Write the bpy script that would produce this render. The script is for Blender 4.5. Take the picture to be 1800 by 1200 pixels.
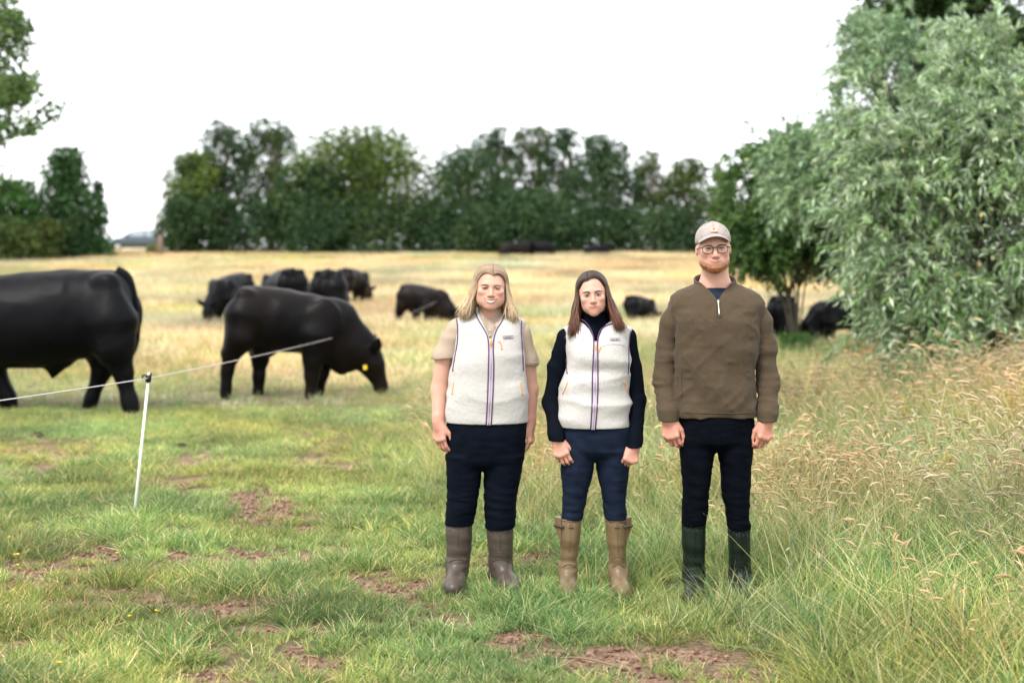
import bpy, math, random
import numpy as np
from mathutils import Vector, Matrix, Euler

for o in list(bpy.data.objects):
    bpy.data.objects.remove(o)
sc = bpy.context.scene
COL = sc.collection
rng = np.random.default_rng(11)
random.seed(5)

# ------------------------------------------------------------------ camera
CAM_H = 1.65
cam_d = bpy.data.cameras.new('camera')
cam = bpy.data.objects.new('camera', cam_d)
COL.objects.link(cam)
cam.location = (0, 0, CAM_H)
cam.rotation_euler = (math.radians(90), 0, 0)
cam_d.sensor_width = 36
cam_d.lens = 50
cam_d.shift_y = -144 / 1800
cam_d.clip_end = 3000
cam_d.dof.use_dof = True
cam_d.dof.focus_distance = 6.95
cam_d.dof.aperture_fstop = 1.7
cam_d.dof.aperture_blades = 0
sc.camera = cam

# ------------------------------------------------------------------ sky, sun, exposure
SUN_EL, SUN_AZ = math.radians(52), math.radians(215)     # high, behind the camera and to its left, through thin cloud
world = bpy.data.worlds.new('World')
sc.world = world
world.use_nodes = True
wn, wl = world.node_tree.nodes, world.node_tree.links
wn.clear()
sky = wn.new('ShaderNodeTexSky')
sky.sky_type = 'NISHITA'
sky.sun_disc = False
sky.sun_elevation = SUN_EL
sky.sun_rotation = SUN_AZ
cloud = wn.new('ShaderNodeMix'); cloud.data_type = 'RGBA'
cloud.inputs[0].default_value = 0.86                      # cloud cover
cloud.inputs[7].default_value = (11.6, 11.8, 12.0, 1)
bg = wn.new('ShaderNodeBackground'); bg.inputs['Strength'].default_value = 0.10
wo = wn.new('ShaderNodeOutputWorld')
wl.new(sky.outputs[0], cloud.inputs[6])
wl.new(cloud.outputs[2], bg.inputs['Color'])
wl.new(bg.outputs[0], wo.inputs['Surface'])

sun_d = bpy.data.lights.new('sun', 'SUN')
sun_d.energy = 1.9
sun_d.angle = math.radians(14)
sun_d.color = (1.0, 0.95, 0.87)
sun = bpy.data.objects.new('sun', sun_d)
COL.objects.link(sun)
# direction towards the sun: azimuth 0 = +Y, clockwise
sd = Vector((math.sin(SUN_AZ) * math.cos(SUN_EL), math.cos(SUN_AZ) * math.cos(SUN_EL), math.sin(SUN_EL)))
sun.rotation_euler = (-sd).to_track_quat('-Z', 'Y').to_euler()
sun.location = sd * 40

sc.view_settings.view_transform = 'Standard'
sc.view_settings.look = 'None'
sc.view_settings.gamma = 1
sc.view_settings.use_curve_mapping = False
sc.view_settings.exposure = 0.98
sc.render.engine = 'CYCLES'
sc.cycles.use_denoising = True
sc.cycles.max_bounces = 6
sc.cycles.transparent_max_bounces = 12
sc.cycles.sample_clamp_indirect = 6

# ------------------------------------------------------------------ mesh helpers
def mk_mesh(name, v, quads=None, tris=None, smooth=True, attrs=None):
    """numpy arrays to a mesh; attrs = {name: (N,3) point colours or (N,) floats}"""
    me = bpy.data.meshes.new(name)
    v = np.asarray(v, np.float32)
    parts = []
    if quads is not None and len(quads): parts.append(np.asarray(quads, np.int32))
    if tris is not None and len(tris): parts.append(np.asarray(tris, np.int32))
    loops = np.concatenate([p.ravel() for p in parts]) if parts else np.zeros(0, np.int32)
    sizes = np.concatenate([np.full(len(p), p.shape[1], np.int32) for p in parts]) if parts else np.zeros(0, np.int32)
    starts = np.concatenate([[0], np.cumsum(sizes)[:-1]]).astype(np.int32) if len(sizes) else sizes
    me.vertices.add(len(v)); me.vertices.foreach_set('co', v.ravel())
    me.loops.add(len(loops)); me.loops.foreach_set('vertex_index', loops)
    me.polygons.add(len(sizes)); me.polygons.foreach_set('loop_start', starts)
    me.polygons.foreach_set('loop_total', sizes)
    me.polygons.foreach_set('use_smooth', np.full(len(sizes), smooth))
    me.update(calc_edges=True)
    for k, a in (attrs or {}).items():
        a = np.asarray(a, np.float32)
        if a.ndim == 1:
            at = me.attributes.new(k, 'FLOAT', 'POINT'); at.data.foreach_set('value', a)
        elif a.shape[1] == 3:
            at = me.attributes.new(k, 'FLOAT_COLOR', 'POINT')
            at.data.foreach_set('color', np.c_[a, np.ones(len(a), np.float32)].astype(np.float32).ravel())
    return me

def link(name, me, mat=None, parent=None, loc=(0, 0, 0), rot=(0, 0, 0)):
    o = bpy.data.objects.new(name, me)
    COL.objects.link(o)
    if mat is not None and me is not None and not me.materials: me.materials.append(mat)
    if parent is not None: o.parent = parent
    o.location = loc; o.rotation_euler = rot
    return o

def tag(o, label=None, cat=None, group=None, kind=None):
    if label: o['label'] = label
    if cat: o['category'] = cat
    if group: o['group'] = group
    if kind: o['kind'] = kind
    return o

def empty(name, loc, label, cat, group=None, rotz=0):
    o = bpy.data.objects.new(name, None); COL.objects.link(o)
    o.location = loc; o.rotation_euler = (0, 0, rotz); o.empty_display_size = 0.2
    return tag(o, label, cat, group)

class MB:
    """collects tubes, boxes and sheets into one mesh"""
    def __init__(s): s.v = []; s.q = []; s.t = []; s.c = []; s.n = 0
    def add(s, v, q=None, t=None, c=None):
        v = np.asarray(v, float)
        if q is not None and len(q): s.q.append(np.asarray(q) + s.n)
        if t is not None and len(t): s.t.append(np.asarray(t) + s.n)
        s.v.append(v); s.n += len(v)
        if c is not None: s.c.append(np.broadcast_to(np.asarray(c, float), (len(v), 3)))
    def tube(s, pts, r, n=6, c=None, flat=None):
        pts = np.asarray(pts, float); m = len(pts)
        r = np.broadcast_to(np.asarray(r, float), (m,))
        tg = np.gradient(pts, axis=0); tg /= np.linalg.norm(tg, axis=1)[:, None] + 1e-9
        up = np.array([0, 0, 1.0]) if abs(tg[0][2]) < .9 else np.array([0, 1.0, 0])
        vs = []
        for i in range(m):
            a = np.cross(tg[i], up); a /= np.linalg.norm(a) + 1e-9
            b = np.cross(a, tg[i]); up = b
            th = np.arange(n) * 2 * np.pi / n
            ring = pts[i] + r[i] * (np.cos(th)[:, None] * a + np.sin(th)[:, None] * b)
            vs.append(ring)
        vs = np.concatenate(vs)
        if flat is not None:      # squash the tube along y towards its centre line
            cen = np.repeat(pts, n, axis=0); vs[:, 1] = cen[:, 1] + (vs[:, 1] - cen[:, 1]) * flat
        i, j = np.meshgrid(np.arange(m - 1), np.arange(n), indexing='ij'); i = i.ravel(); j = j.ravel()
        q = np.c_[i * n + j, i * n + (j + 1) % n, (i + 1) * n + (j + 1) % n, (i + 1) * n + j]
        vs = np.vstack([vs, pts[:1], pts[-1:]])
        k = np.arange(n)
        t = np.vstack([np.c_[(k + 1) % n, k, np.full(n, m * n)], np.c_[(m - 1) * n + k, (m - 1) * n + (k + 1) % n, np.full(n, m * n + 1)]])
        s.add(vs, q, t, c)
    def box(s, lo, hi, c=None):
        x0, y0, z0 = lo; x1, y1, z1 = hi
        v = [(x0,y0,z0),(x1,y0,z0),(x1,y1,z0),(x0,y1,z0),(x0,y0,z1),(x1,y0,z1),(x1,y1,z1),(x0,y1,z1)]
        s.add(v, [(3,2,1,0),(4,5,6,7),(0,1,5,4),(1,2,6,5),(2,3,7,6),(3,0,4,7)], None, c)
    def ball(s, c0, r, n=10, c=None, rot=None):
        r = np.broadcast_to(np.asarray(r, float), (3,))
        th = np.linspace(0, np.pi, n + 1); ph = np.arange(2 * n) * np.pi / n
        T, Pp = np.meshgrid(th, ph, indexing='ij')
        v = np.stack([np.sin(T) * np.cos(Pp), np.sin(T) * np.sin(Pp), np.cos(T)], -1).reshape(-1, 3) * r
        if rot is not None: v = v @ np.asarray(rot).T
        v = v + np.asarray(c0)
        i, j = np.meshgrid(np.arange(n), np.arange(2 * n), indexing='ij'); i = i.ravel(); j = j.ravel(); m = 2 * n
        s.add(v, np.c_[i * m + j, (i + 1) * m + j, (i + 1) * m + (j + 1) % m, i * m + (j + 1) % m], None, c)
    def mesh(s, name, smooth=True):
        v = np.concatenate(s.v)
        q = np.concatenate(s.q) if s.q else None
        t = np.concatenate(s.t) if s.t else None
        return mk_mesh(name, v, q, t, smooth, {'col': np.concatenate(s.c)} if s.c else None)
    def obj(s, name, mat, parent=None, smooth=True, loc=(0, 0, 0)):
        return link(name, s.mesh(name, smooth), mat, parent, loc)

def curve(pts, n=24):
    """smooth curve through control points (Catmull-Rom)"""
    p = np.asarray(pts, float)
    p = np.vstack([2 * p[0] - p[1], p, 2 * p[-1] - p[-2]])
    out = []
    m = len(p) - 3
    for i in range(m):
        k = max(2, n // m)
        t = np.linspace(0, 1, k, endpoint=(i == m - 1))[:, None]
        a, b, c, d = p[i:i + 4]
        out.append(.5 * (2 * b + (c - a) * t + (2 * a - 5 * b + 4 * c - d) * t ** 2 + (3 * b - a - 3 * c + d) * t ** 3))
    return np.concatenate(out)

# ------------------------------------------------------------------ noise
def unit(v): return v / (np.linalg.norm(v, axis=-1, keepdims=True) + 1e-9)
def _hash(i, j, k, seed):
    h = (i * 374761393 + j * 668265263 + k * 2147483647 + seed * 974634777) & 0xffffffff
    h = ((h ^ (h >> 13)) * 1274126177) & 0xffffffff
    h = h ^ (h >> 16)
    return (h & 0xffff) / 65535.0

def vnoise(x, y, z=0.0, seed=0):
    x, y, z = np.broadcast_arrays(np.asarray(x, float), np.asarray(y, float), np.asarray(z, float))
    xi, yi, zi = np.floor(x).astype(np.int64), np.floor(y).astype(np.int64), np.floor(z).astype(np.int64)
    fx, fy, fz = x - xi, y - yi, z - zi
    fx, fy, fz = fx * fx * (3 - 2 * fx), fy * fy * (3 - 2 * fy), fz * fz * (3 - 2 * fz)
    r = 0
    for a in (0, 1):
        for b in (0, 1):
            for c in (0, 1):
                w = (fx if a else 1 - fx) * (fy if b else 1 - fy) * (fz if c else 1 - fz)
                r = r + w * _hash(xi + a, yi + b, zi + c, seed)
    return r * 2 - 1

def fbm(x, y, z=0.0, seed=0, oct=4):
    r = 0; a = 1; t = 0
    for i in range(oct):
        r = r + a * vnoise(np.asarray(x) * 2 ** i, np.asarray(y) * 2 ** i, np.asarray(z) * 2 ** i, seed + i); t += a; a *= .55
    return r / t

def sstep(a, b, x):
    t = np.clip((np.asarray(x, float) - a) / (b - a), 0, 1)
    return t * t * (3 - 2 * t)

# ------------------------------------------------------------------ materials
def mat(name, base, rough=0.6, spec=0.4, noise=None, bump=None, sheen=0, attr=None, metal=0, sss=0, trans=0, back=None, tint=False, coat=0):
    """noise=(scale, colour2, amount)  bump=(scale, strength, distance)  attr=multiply by point colour"""
    m = bpy.data.materials.new(name); m.use_nodes = True
    n, l = m.node_tree.nodes, m.node_tree.links
    p = n['Principled BSDF']; out = n['Material Output']
    p.inputs['Roughness'].default_value = rough
    p.inputs['Specular IOR Level'].default_value = spec
    p.inputs['Metallic'].default_value = metal
    p.inputs['Sheen Weight'].default_value = sheen
    p.inputs['Coat Weight'].default_value = coat
    if sheen: p.inputs['Sheen Roughness'].default_value = .5
    if sss:
        p.inputs['Subsurface Weight'].default_value = sss
        p.inputs['Subsurface Radius'].default_value = (1, .35, .2); p.inputs['Subsurface Scale'].default_value = .012
    rgb = n.new('ShaderNodeRGB'); rgb.outputs[0].default_value = (*base, 1)
    src = rgb.outputs[0]
    tc = n.new('ShaderNodeTexCoord')
    if noise:
        t = n.new('ShaderNodeTexNoise'); t.inputs['Scale'].default_value = noise[0]; t.inputs['Detail'].default_value = 5
        l.new(tc.outputs['Object'], t.inputs['Vector'])
        r = n.new('ShaderNodeMapRange'); r.inputs[1].default_value = .35; r.inputs[2].default_value = .68; r.inputs[4].default_value = noise[2]
        l.new(t.outputs[0], r.inputs[0])
        mx = n.new('ShaderNodeMix'); mx.data_type = 'RGBA'; mx.inputs[7].default_value = (*noise[1], 1)
        l.new(r.outputs[0], mx.inputs[0]); l.new(src, mx.inputs[6]); src = mx.outputs[2]
    def mul(a, b):
        k = n.new('ShaderNodeMix'); k.data_type = 'RGBA'; k.blend_type = 'MULTIPLY'; k.inputs[0].default_value = 1
        l.new(a, k.inputs[6]); l.new(b, k.inputs[7]); return k.outputs[2]
    if attr:
        a = n.new('ShaderNodeAttribute'); a.attribute_name = attr
        src = mul(src, a.outputs['Color'])
    if tint:
        a = n.new('ShaderNodeAttribute'); a.attribute_name = 'tint'; a.attribute_type = 'INSTANCER'
        src = mul(src, a.outputs['Color'])
    if back:    # leaves: the underside has its own colour
        g = n.new('ShaderNodeNewGeometry')
        rb = n.new('ShaderNodeRGB'); rb.outputs[0].default_value = (*back, 1)
        sb = rb.outputs[0]
        if attr: sb = mul(sb, a.outputs['Color'])
        mx = n.new('ShaderNodeMix'); mx.data_type = 'RGBA'
        l.new(g.outputs['Backfacing'], mx.inputs[0]); l.new(src, mx.inputs[6]); l.new(sb, mx.inputs[7]); src = mx.outputs[2]
    l.new(src, p.inputs['Base Color'])
    if bump:
        t = n.new('ShaderNodeTexNoise'); t.inputs['Scale'].default_value = bump[0]; t.inputs['Detail'].default_value = 4
        l.new(tc.outputs['Object'], t.inputs['Vector'])
        b = n.new('ShaderNodeBump'); b.inputs['Strength'].default_value = bump[1]; b.inputs['Distance'].default_value = bump[2]
        l.new(t.outputs[0], b.inputs['Height']); l.new(b.outputs[0], p.inputs['Normal'])
    if trans:
        tr = n.new('ShaderNodeBsdfTranslucent'); l.new(src, tr.inputs['Color'])
        ms = n.new('ShaderNodeMixShader'); ms.inputs[0].default_value = trans
        l.new(p.outputs[0], ms.inputs[1]); l.new(tr.outputs[0], ms.inputs[2]); l.new(ms.outputs[0], out.inputs['Surface'])
    return m

# ------------------------------------------------------------------ ground shape
_py = np.array([-60, 0, 8, 15, 25, 30, 35, 40, 47, 55, 62, 70, 110, 160, 260, 900.])
_pz = np.array([-.1, 0, 0, .02, .07, .11, .21, .44, .88, 1.42, 1.82, 2.03, 2.28, 2.38, 2.2, 0.])
_yy = np.linspace(-60, 900, 4801)
_zz = np.interp(_yy, _py, _pz)
_k = np.hanning(31); _k /= _k.sum()
_zz = np.convolve(np.pad(_zz, 15, mode='edge'), _k, mode='valid')
def gz(x, y):
    x = np.asarray(x, float); y = np.asarray(y, float)
    z = np.interp(y, _yy, _zz)
    z = z + .10 * sstep(1.6, 5.0, x - 0.02 * y) * sstep(6, 12, y) * (1 - sstep(13, 19, y))
    near = 1 - sstep(18, 40, y)
    z = z + .022 * near * fbm(x * 1.3, y * 1.3, 0, 3, 3) + .06 * (1 - near) * vnoise(x * .12, y * .12, 0, 9)
    return z
def s_at(y): return 2500.0 / y
def at(px, y):        # ground point seen in photograph column px at distance y
    x = (px - 900) / 2500.0 * y
    return Vector((x, y, float(gz(x, y))))
def hit(px, py):      # ground point under a photograph pixel
    ys = np.linspace(4.2, 120, 9000); xs = (px - 900) / 2500 * ys
    row = 456 - 2500 * (gz(xs, ys) - CAM_H) / ys
    i = int(np.argmax(row <= py)) if (row <= py).any() else len(ys) - 1
    return Vector((xs[i], ys[i], float(gz(xs[i], ys[i]))))
# ------------------------------------------------------------------ ground sheet with bare soil
# bare patches trodden into the turf: (px, py, half width px, half height px)
_patches = [(1090,1168,120,24),(400,1075,85,20),(250,1062,70,14),(150,1000,40,14),(320,968,34,10),(600,968,26,10),(650,1010,60,12),
            (690,1045,55,10),(925,1020,38,11),(465,913,32,9),(130,952,45,8),(560,1112,30,8),(840,1095,60,12),(1130,1085,28,8),
            (360,1142,45,10),(880,1135,40,10),(740,1090,40,8),(60,770,30,6),(210,880,40,7),(730,958,26,6),(460,1110,30,9),(80,1060,30,8),(555,985,30,8),(640,1028,36,9),(720,1066,38,9),(795,1090,40,9),(905,1122,48,11),(985,1150,60,13),(205,1042,45,9),(305,1068,50,10),(470,1062,40,10),(430,1108,50,11),(1190,1150,60,12),(540,930,30,6)]
_pw = []
for (a, b, c, d) in _patches:
    p = hit(a, b); q0 = hit(a, b + d); q1 = hit(a, b - d)
    _pw.append((p.x, p.y, c / 2500 * p.y, max(.05, (q1.y - q0.y) / 2)))
def soil(x, y):
    x = np.asarray(x, float); y = np.asarray(y, float)
    n = fbm(x * 3.4, y * 2.9, 0, 21, 4) * 1.25
    m = np.zeros_like(x)
    for (cx, cy, rx, ry) in _pw:
        d = np.sqrt(((x - cx) / rx) ** 2 + ((y - cy) / ry) ** 2) + n * .95
        m = np.maximum(m, 1 - sstep(.55, 1.35, d))
    short = 1 - tallness(x, y)
    n2 = fbm(x * 1.9 + 7, y * 1.4, 0, 33, 4)
    m = np.maximum(m, sstep(.04, .34, n2) * .9 * short * (1 - sstep(11, 16, y)))
    m = m * sstep(-.8, -.05, fbm(x * 8, y * 7, 0, 45, 3))
    return m * (1 - sstep(14, 20, y))
# edge of the short trodden turf, from pixels on the ground
_edge = np.array([[p.x, p.y] for p in [hit(1190, 1198), hit(1150, 1110), hit(1080, 1056), hit(880, 985), hit(720, 870), hit(590, 780), hit(480, 735)]])
def tallness(x, y):
    x = np.asarray(x, float); y = np.asarray(y, float)
    xe = np.interp(y, _edge[:, 1], _edge[:, 0])
    n = fbm(x * .9, y * .9, 0, 5, 3)
    far = sstep(12.5, 17.5, y + n * 1.6 + np.clip(x, -6, 2) * .25)
    side = sstep(-.12, .55, (x - xe) + n * .35)
    return np.maximum(far, side * 1.0)

def ground_grid(xs, ys):
    X, Y = np.meshgrid(xs, ys, indexing='ij')
    return X, Y
gx = np.concatenate([np.linspace(-700, -60, 9)[:-1], np.linspace(-60, -7, 28)[:-1], np.arange(-7, 7, .045), np.linspace(7, 60, 28), np.linspace(60, 700, 9)[1:]])
gy = np.concatenate([np.linspace(-60, 4, 12)[:-1], np.arange(4, 13, .045), np.arange(13, 22, .12), np.linspace(22, 110, 90), np.linspace(110, 900, 20)[1:]])
X, Y = np.meshgrid(gx, gy, indexing='ij')
S = soil(X, Y)
Z = gz(X, Y) - S * .012 + S * .008 * fbm(X * 14, Y * 14, 0, 40, 2)
n1, n2 = X.shape
ii, jj = np.meshgrid(np.arange(n1 - 1), np.arange(n2 - 1), indexing='ij')
ii = ii.ravel(); jj = jj.ravel()
gq = np.c_[ii * n2 + jj, (ii + 1) * n2 + jj, (ii + 1) * n2 + jj + 1, ii * n2 + jj + 1]
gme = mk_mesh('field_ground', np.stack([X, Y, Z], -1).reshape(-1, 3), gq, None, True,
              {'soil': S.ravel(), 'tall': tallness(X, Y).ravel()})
def ground_mat():
    m = bpy.data.materials.new('turf_and_soil'); m.use_nodes = True
    n, l = m.node_tree.nodes, m.node_tree.links
    p = n['Principled BSDF']; p.inputs['Roughness'].default_value = .9; p.inputs['Specular IOR Level'].default_value = .15
    tc = n.new('ShaderNodeTexCoord')
    def noise(s, d=5):
        t = n.new('ShaderNodeTexNoise'); t.inputs['Scale'].default_value = s; t.inputs['Detail'].default_value = d
        l.new(tc.outputs['Object'], t.inputs['Vector']); return t.outputs[0]
    def ramp(f, a, b, lo=.35, hi=.65):
        r = n.new('ShaderNodeValToRGB'); r.color_ramp.elements[0].position = lo; r.color_ramp.elements[1].position = hi
        r.color_ramp.elements[0].color = (*a, 1); r.color_ramp.elements[1].color = (*b, 1); l.new(f, r.inputs[0]); return r.outputs[0]
    def mix(f, a, b):
        k = n.new('ShaderNodeMix'); k.data_type = 'RGBA'; l.new(f, k.inputs[0]); l.new(a, k.inputs[6]); l.new(b, k.inputs[7]); return k.outputs[2]
    def att(nm):
        a = n.new('ShaderNodeAttribute'); a.attribute_name = nm; return a.outputs['Fac']
    def depth():                # the far straw is too small to pick apart; near the ground between the stems is thatch, darkened to paint in the gaps' shade
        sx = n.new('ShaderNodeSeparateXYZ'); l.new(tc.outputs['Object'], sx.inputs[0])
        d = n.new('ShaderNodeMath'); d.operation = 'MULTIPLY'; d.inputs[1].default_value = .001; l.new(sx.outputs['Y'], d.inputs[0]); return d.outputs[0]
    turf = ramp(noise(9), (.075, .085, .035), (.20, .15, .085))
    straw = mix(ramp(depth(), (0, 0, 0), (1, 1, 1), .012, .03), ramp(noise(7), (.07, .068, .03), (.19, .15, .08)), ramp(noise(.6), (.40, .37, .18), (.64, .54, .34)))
    earth = ramp(noise(30, 9), (.17, .098, .070), (.41, .265, .19), .36, .64)
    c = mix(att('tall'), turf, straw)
    c = mix(att('soil'), c, earth)
    l.new(c, p.inputs['Base Color'])
    b = n.new('ShaderNodeBump'); b.inputs['Strength'].default_value = 1; b.inputs['Distance'].default_value = .05
    l.new(noise(45, 6), b.inputs['Height']); l.new(b.outputs[0], p.inputs['Normal'])
    return m
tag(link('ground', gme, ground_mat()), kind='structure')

# ------------------------------------------------------------------ grass tufts
def blades(n, h, spread, width, lean, bend, seed, segs=3, col=((.3,.4,.12),), droop=0):
    """n curved blades -> verts, quads, colours (vectorised)"""
    r = np.random.default_rng(seed)
    a = r.uniform(0, 2 * np.pi, n); rad = spread * np.sqrt(r.uniform(0, 1, n))
    bx, by = rad * np.cos(a), rad * np.sin(a)
    hh = h * r.uniform(.55, 1.1, n)
    d = a + r.normal(0, .9, n); ln = np.abs(r.normal(lean, lean * .5, n)); bd = np.abs(r.normal(bend, bend * .5, n))
    w = width * r.uniform(.7, 1.2, n); fa = r.uniform(0, np.pi, n)
    V = []
    for k in range(segs + 1):
        t = k / segs
        out = hh * (ln * t + bd * t * t)
        z = hh * (t - droop * t ** 3) / np.sqrt(1 + ln ** 2)
        cx, cy = bx + np.cos(d) * out, by + np.sin(d) * out
        ww = w * (1 - t) ** .7 + w * .08
        V.append(np.stack([cx - np.cos(fa) * ww, cy - np.sin(fa) * ww, z], -1))
        V.append(np.stack([cx + np.cos(fa) * ww, cy + np.sin(fa) * ww, z], -1))
    V = np.stack(V, 1)                      # n, 2(segs+1), 3
    m = 2 * (segs + 1)
    base = np.arange(n)[:, None, None] * m
    q = np.array([[2 * k, 2 * k + 1, 2 * k + 3, 2 * k + 2] for k in range(segs)])[None]
    Q = (base + q).reshape(-1, 4)
    cc = np.asarray(col)[r.integers(0, len(col), n)] * r.uniform(.75, 1.2, (n, 1))
    return V.reshape(-1, 3), Q, np.repeat(cc, m, axis=0), (bx, by, hh, d, ln, bd)

GREEN = ((.19,.275,.085), (.25,.32,.10), (.14,.24,.08), (.32,.34,.13))
DEEP = ((.065,.155,.06), (.09,.185,.065), (.13,.22,.075))
LIME = ((.40,.41,.13), (.46,.43,.16), (.32,.37,.11))
STRAW = ((.66,.56,.35), (.60,.52,.30), (.70,.61,.41), (.54,.50,.25))
PINK = ((.56,.42,.25), (.50,.37,.21), (.60,.47,.30))

def tuft(name, sets, heads=None, seed=0):
    mb = MB()
    for i, (n, h, sp, w, le, be, col) in enumerate(sets):
        v, q, c, _ = blades(n, h, sp, w, le, be, seed * 17 + i, 3 if h < .3 else 4, col)
        mb.v.append(v); mb.q.append(q + mb.n); mb.c.append(c); mb.n += len(v)
    if heads:
        n, h, sp, col = heads
        r = np.random.default_rng(seed + 900)
        for k in range(n):
            a = r.uniform(0, 6.28); R = sp * r.uniform(0, 1); x, y = R * math.cos(a), R * math.sin(a)
            d = a + r.normal(0, .5) if r.random() < .5 else r.normal(.3, .7)
            hh = h * r.uniform(.65, 1.1); ln = r.uniform(.08, .45)
            t = np.linspace(0, 1, 5)
            out = hh * ln * (t ** 2); z = hh * (t - .10 * t ** 3)
            pts = np.c_[x + np.cos(d) * out, y + np.sin(d) * out, z]
            c = np.array(col[r.integers(len(col))]) * r.uniform(.8, 1.15)
            mb.tube(pts, [.0016, .0014, .0013, .0012, .001], 3, c=c * np.array([.85, .95, .75]))
            e = pts[-1]; L = r.uniform(.04, .085); dv = pts[-1] - pts[-2]; dv /= np.linalg.norm(dv)
            hp = [e]
            for s in range(4):
                dv = dv + np.array([math.cos(d) * .28, math.sin(d) * .28, -.22]); dv /= np.linalg.norm(dv); hp.append(hp[-1] + dv * L / 4)
            mb.tube(hp, [.0015, .0037, .0040, .0028, .001], 4, c=c)
    return mb.mesh(name, True)

def tuft_coll(name, meshes, material):
    c = bpy.data.collections.new(name)       # the tuft shapes themselves are not in the scene, only scattered
    for i, me in enumerate(meshes):
        me.materials.append(material)
        c.objects.link(bpy.data.objects.new('%s_%02d' % (name, i), me))
    return c

def scatter(name, coll, P, rot, scl, var, tint, label=None):
    me = bpy.data.meshes.new(name)
    me.vertices.add(len(P)); me.vertices.foreach_set('co', np.asarray(P, np.float32).ravel())
    a = me.attributes.new('rot', 'FLOAT_VECTOR', 'POINT'); a.data.foreach_set('vector', np.asarray(rot, np.float32).ravel())
    a = me.attributes.new('scl', 'FLOAT', 'POINT'); a.data.foreach_set('value', np.asarray(scl, np.float32))
    a = me.attributes.new('var', 'INT', 'POINT'); a.data.foreach_set('value', np.asarray(var, np.int32))
    a = me.attributes.new('tint', 'FLOAT_COLOR', 'POINT'); a.data.foreach_set('color', np.c_[tint, np.ones(len(P))].astype(np.float32).ravel())
    o = link(name, me)
    ng = bpy.data.node_groups.new(name, 'GeometryNodeTree')
    ng.interface.new_socket('Geometry', in_out='INPUT', socket_type='NodeSocketGeometry')
    ng.interface.new_socket('Geometry', in_out='OUTPUT', socket_type='NodeSocketGeometry')
    n, l = ng.nodes, ng.links
    gi, go = n.new('NodeGroupInput'), n.new('NodeGroupOutput')
    ip = n.new('GeometryNodeInstanceOnPoints'); ip.inputs['Pick Instance'].default_value = True
    ci = n.new('GeometryNodeCollectionInfo'); ci.inputs['Collection'].default_value = coll
    ci.inputs['Separate Children'].default_value = True; ci.inputs['Reset Children'].default_value = True
    def na(nm, ty):
        k = n.new('GeometryNodeInputNamedAttribute'); k.data_type = ty; k.inputs[0].default_value = nm; return k.outputs[0]
    l.new(gi.outputs[0], ip.inputs['Points']); l.new(ci.outputs[0], ip.inputs['Instance'])
    l.new(na('var', 'INT'), ip.inputs['Instance Index'])
    l.new(na('rot', 'FLOAT_VECTOR'), ip.inputs['Rotation']); l.new(na('scl', 'FLOAT'), ip.inputs['Scale'])
    l.new(ip.outputs[0], go.inputs[0])
    md = o.modifiers.new('scatter', 'NODES'); md.node_group = ng
    o['kind'] = 'stuff'
    if label: o['label'] = label
    return o

M_grass = mat('grass_blades', (1, 1, 1), .55, .35, attr='col', tint=True, trans=.36)
turf_t = [tuft('turf_tuft', [(34, .05, .05, .0022, .5, .5, GREEN + DEEP[:1]), (5, .05, .05, .0018, .7, .5, STRAW)], seed=k) for k in range(4)] + \
         [tuft('turf_tuft', [(26, .085, .045, .0024, .6, .6, DEEP + GREEN[:2]), (5, .08, .05, .002, .7, .5, STRAW)], seed=k + 10) for k in range(3)] + \
         [tuft('turf_tuft', [(14, .045, .06, .002, .9, .6, STRAW + LIME), (14, .05, .06, .002, .7, .6, GREEN)], seed=k + 20) for k in range(2)]
mid_t = [tuft('meadow_tuft', [(26, .20, .08, .0026, .45, .55, GREEN + LIME), (12, .24, .08, .002, .4, .6, LIME + GREEN)], seed=k + 30) for k in range(4)] + \
        [tuft('meadow_tuft', [(24, .26, .09, .0030, .4, .7, DEEP + GREEN), (8, .30, .08, .002, .35, .6, STRAW)], seed=k + 40) for k in range(3)]
tall_t = [tuft('seed_grass', [(24, .32, .12, .0027, .45, .7, GREEN + DEEP + LIME), (10, .40, .12, .0018, .4, .5, STRAW)], (9, .50, .15, PINK), seed=k + 50) for k in range(5)]
far_t = [tuft('straw_clump', [(26, .22, .30, .007, .3, .5, STRAW), (12, .20, .30, .007, .35, .5, LIME), (12, .17, .3, .007, .4, .6, GREEN)], seed=k + 70) for k in range(4)] + \
        [tuft('straw_clump', [(34, .26, .32, .007, .3, .4, STRAW + PINK)], seed=k + 80) for k in range(3)] + \
        [tuft('straw_clump', [(20, .18, .30, .008, .4, .6, GREEN + LIME), (20, .2, .3, .007, .4, .6, LIME)], seed=k + 90) for k in range(2)]
C_turf, C_mid, C_tall, C_far = (tuft_coll(a, b, M_grass) for a, b in (('turf_tufts', turf_t), ('meadow_tufts', mid_t), ('seed_tufts', tall_t), ('straw_tufts', far_t)))

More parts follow.
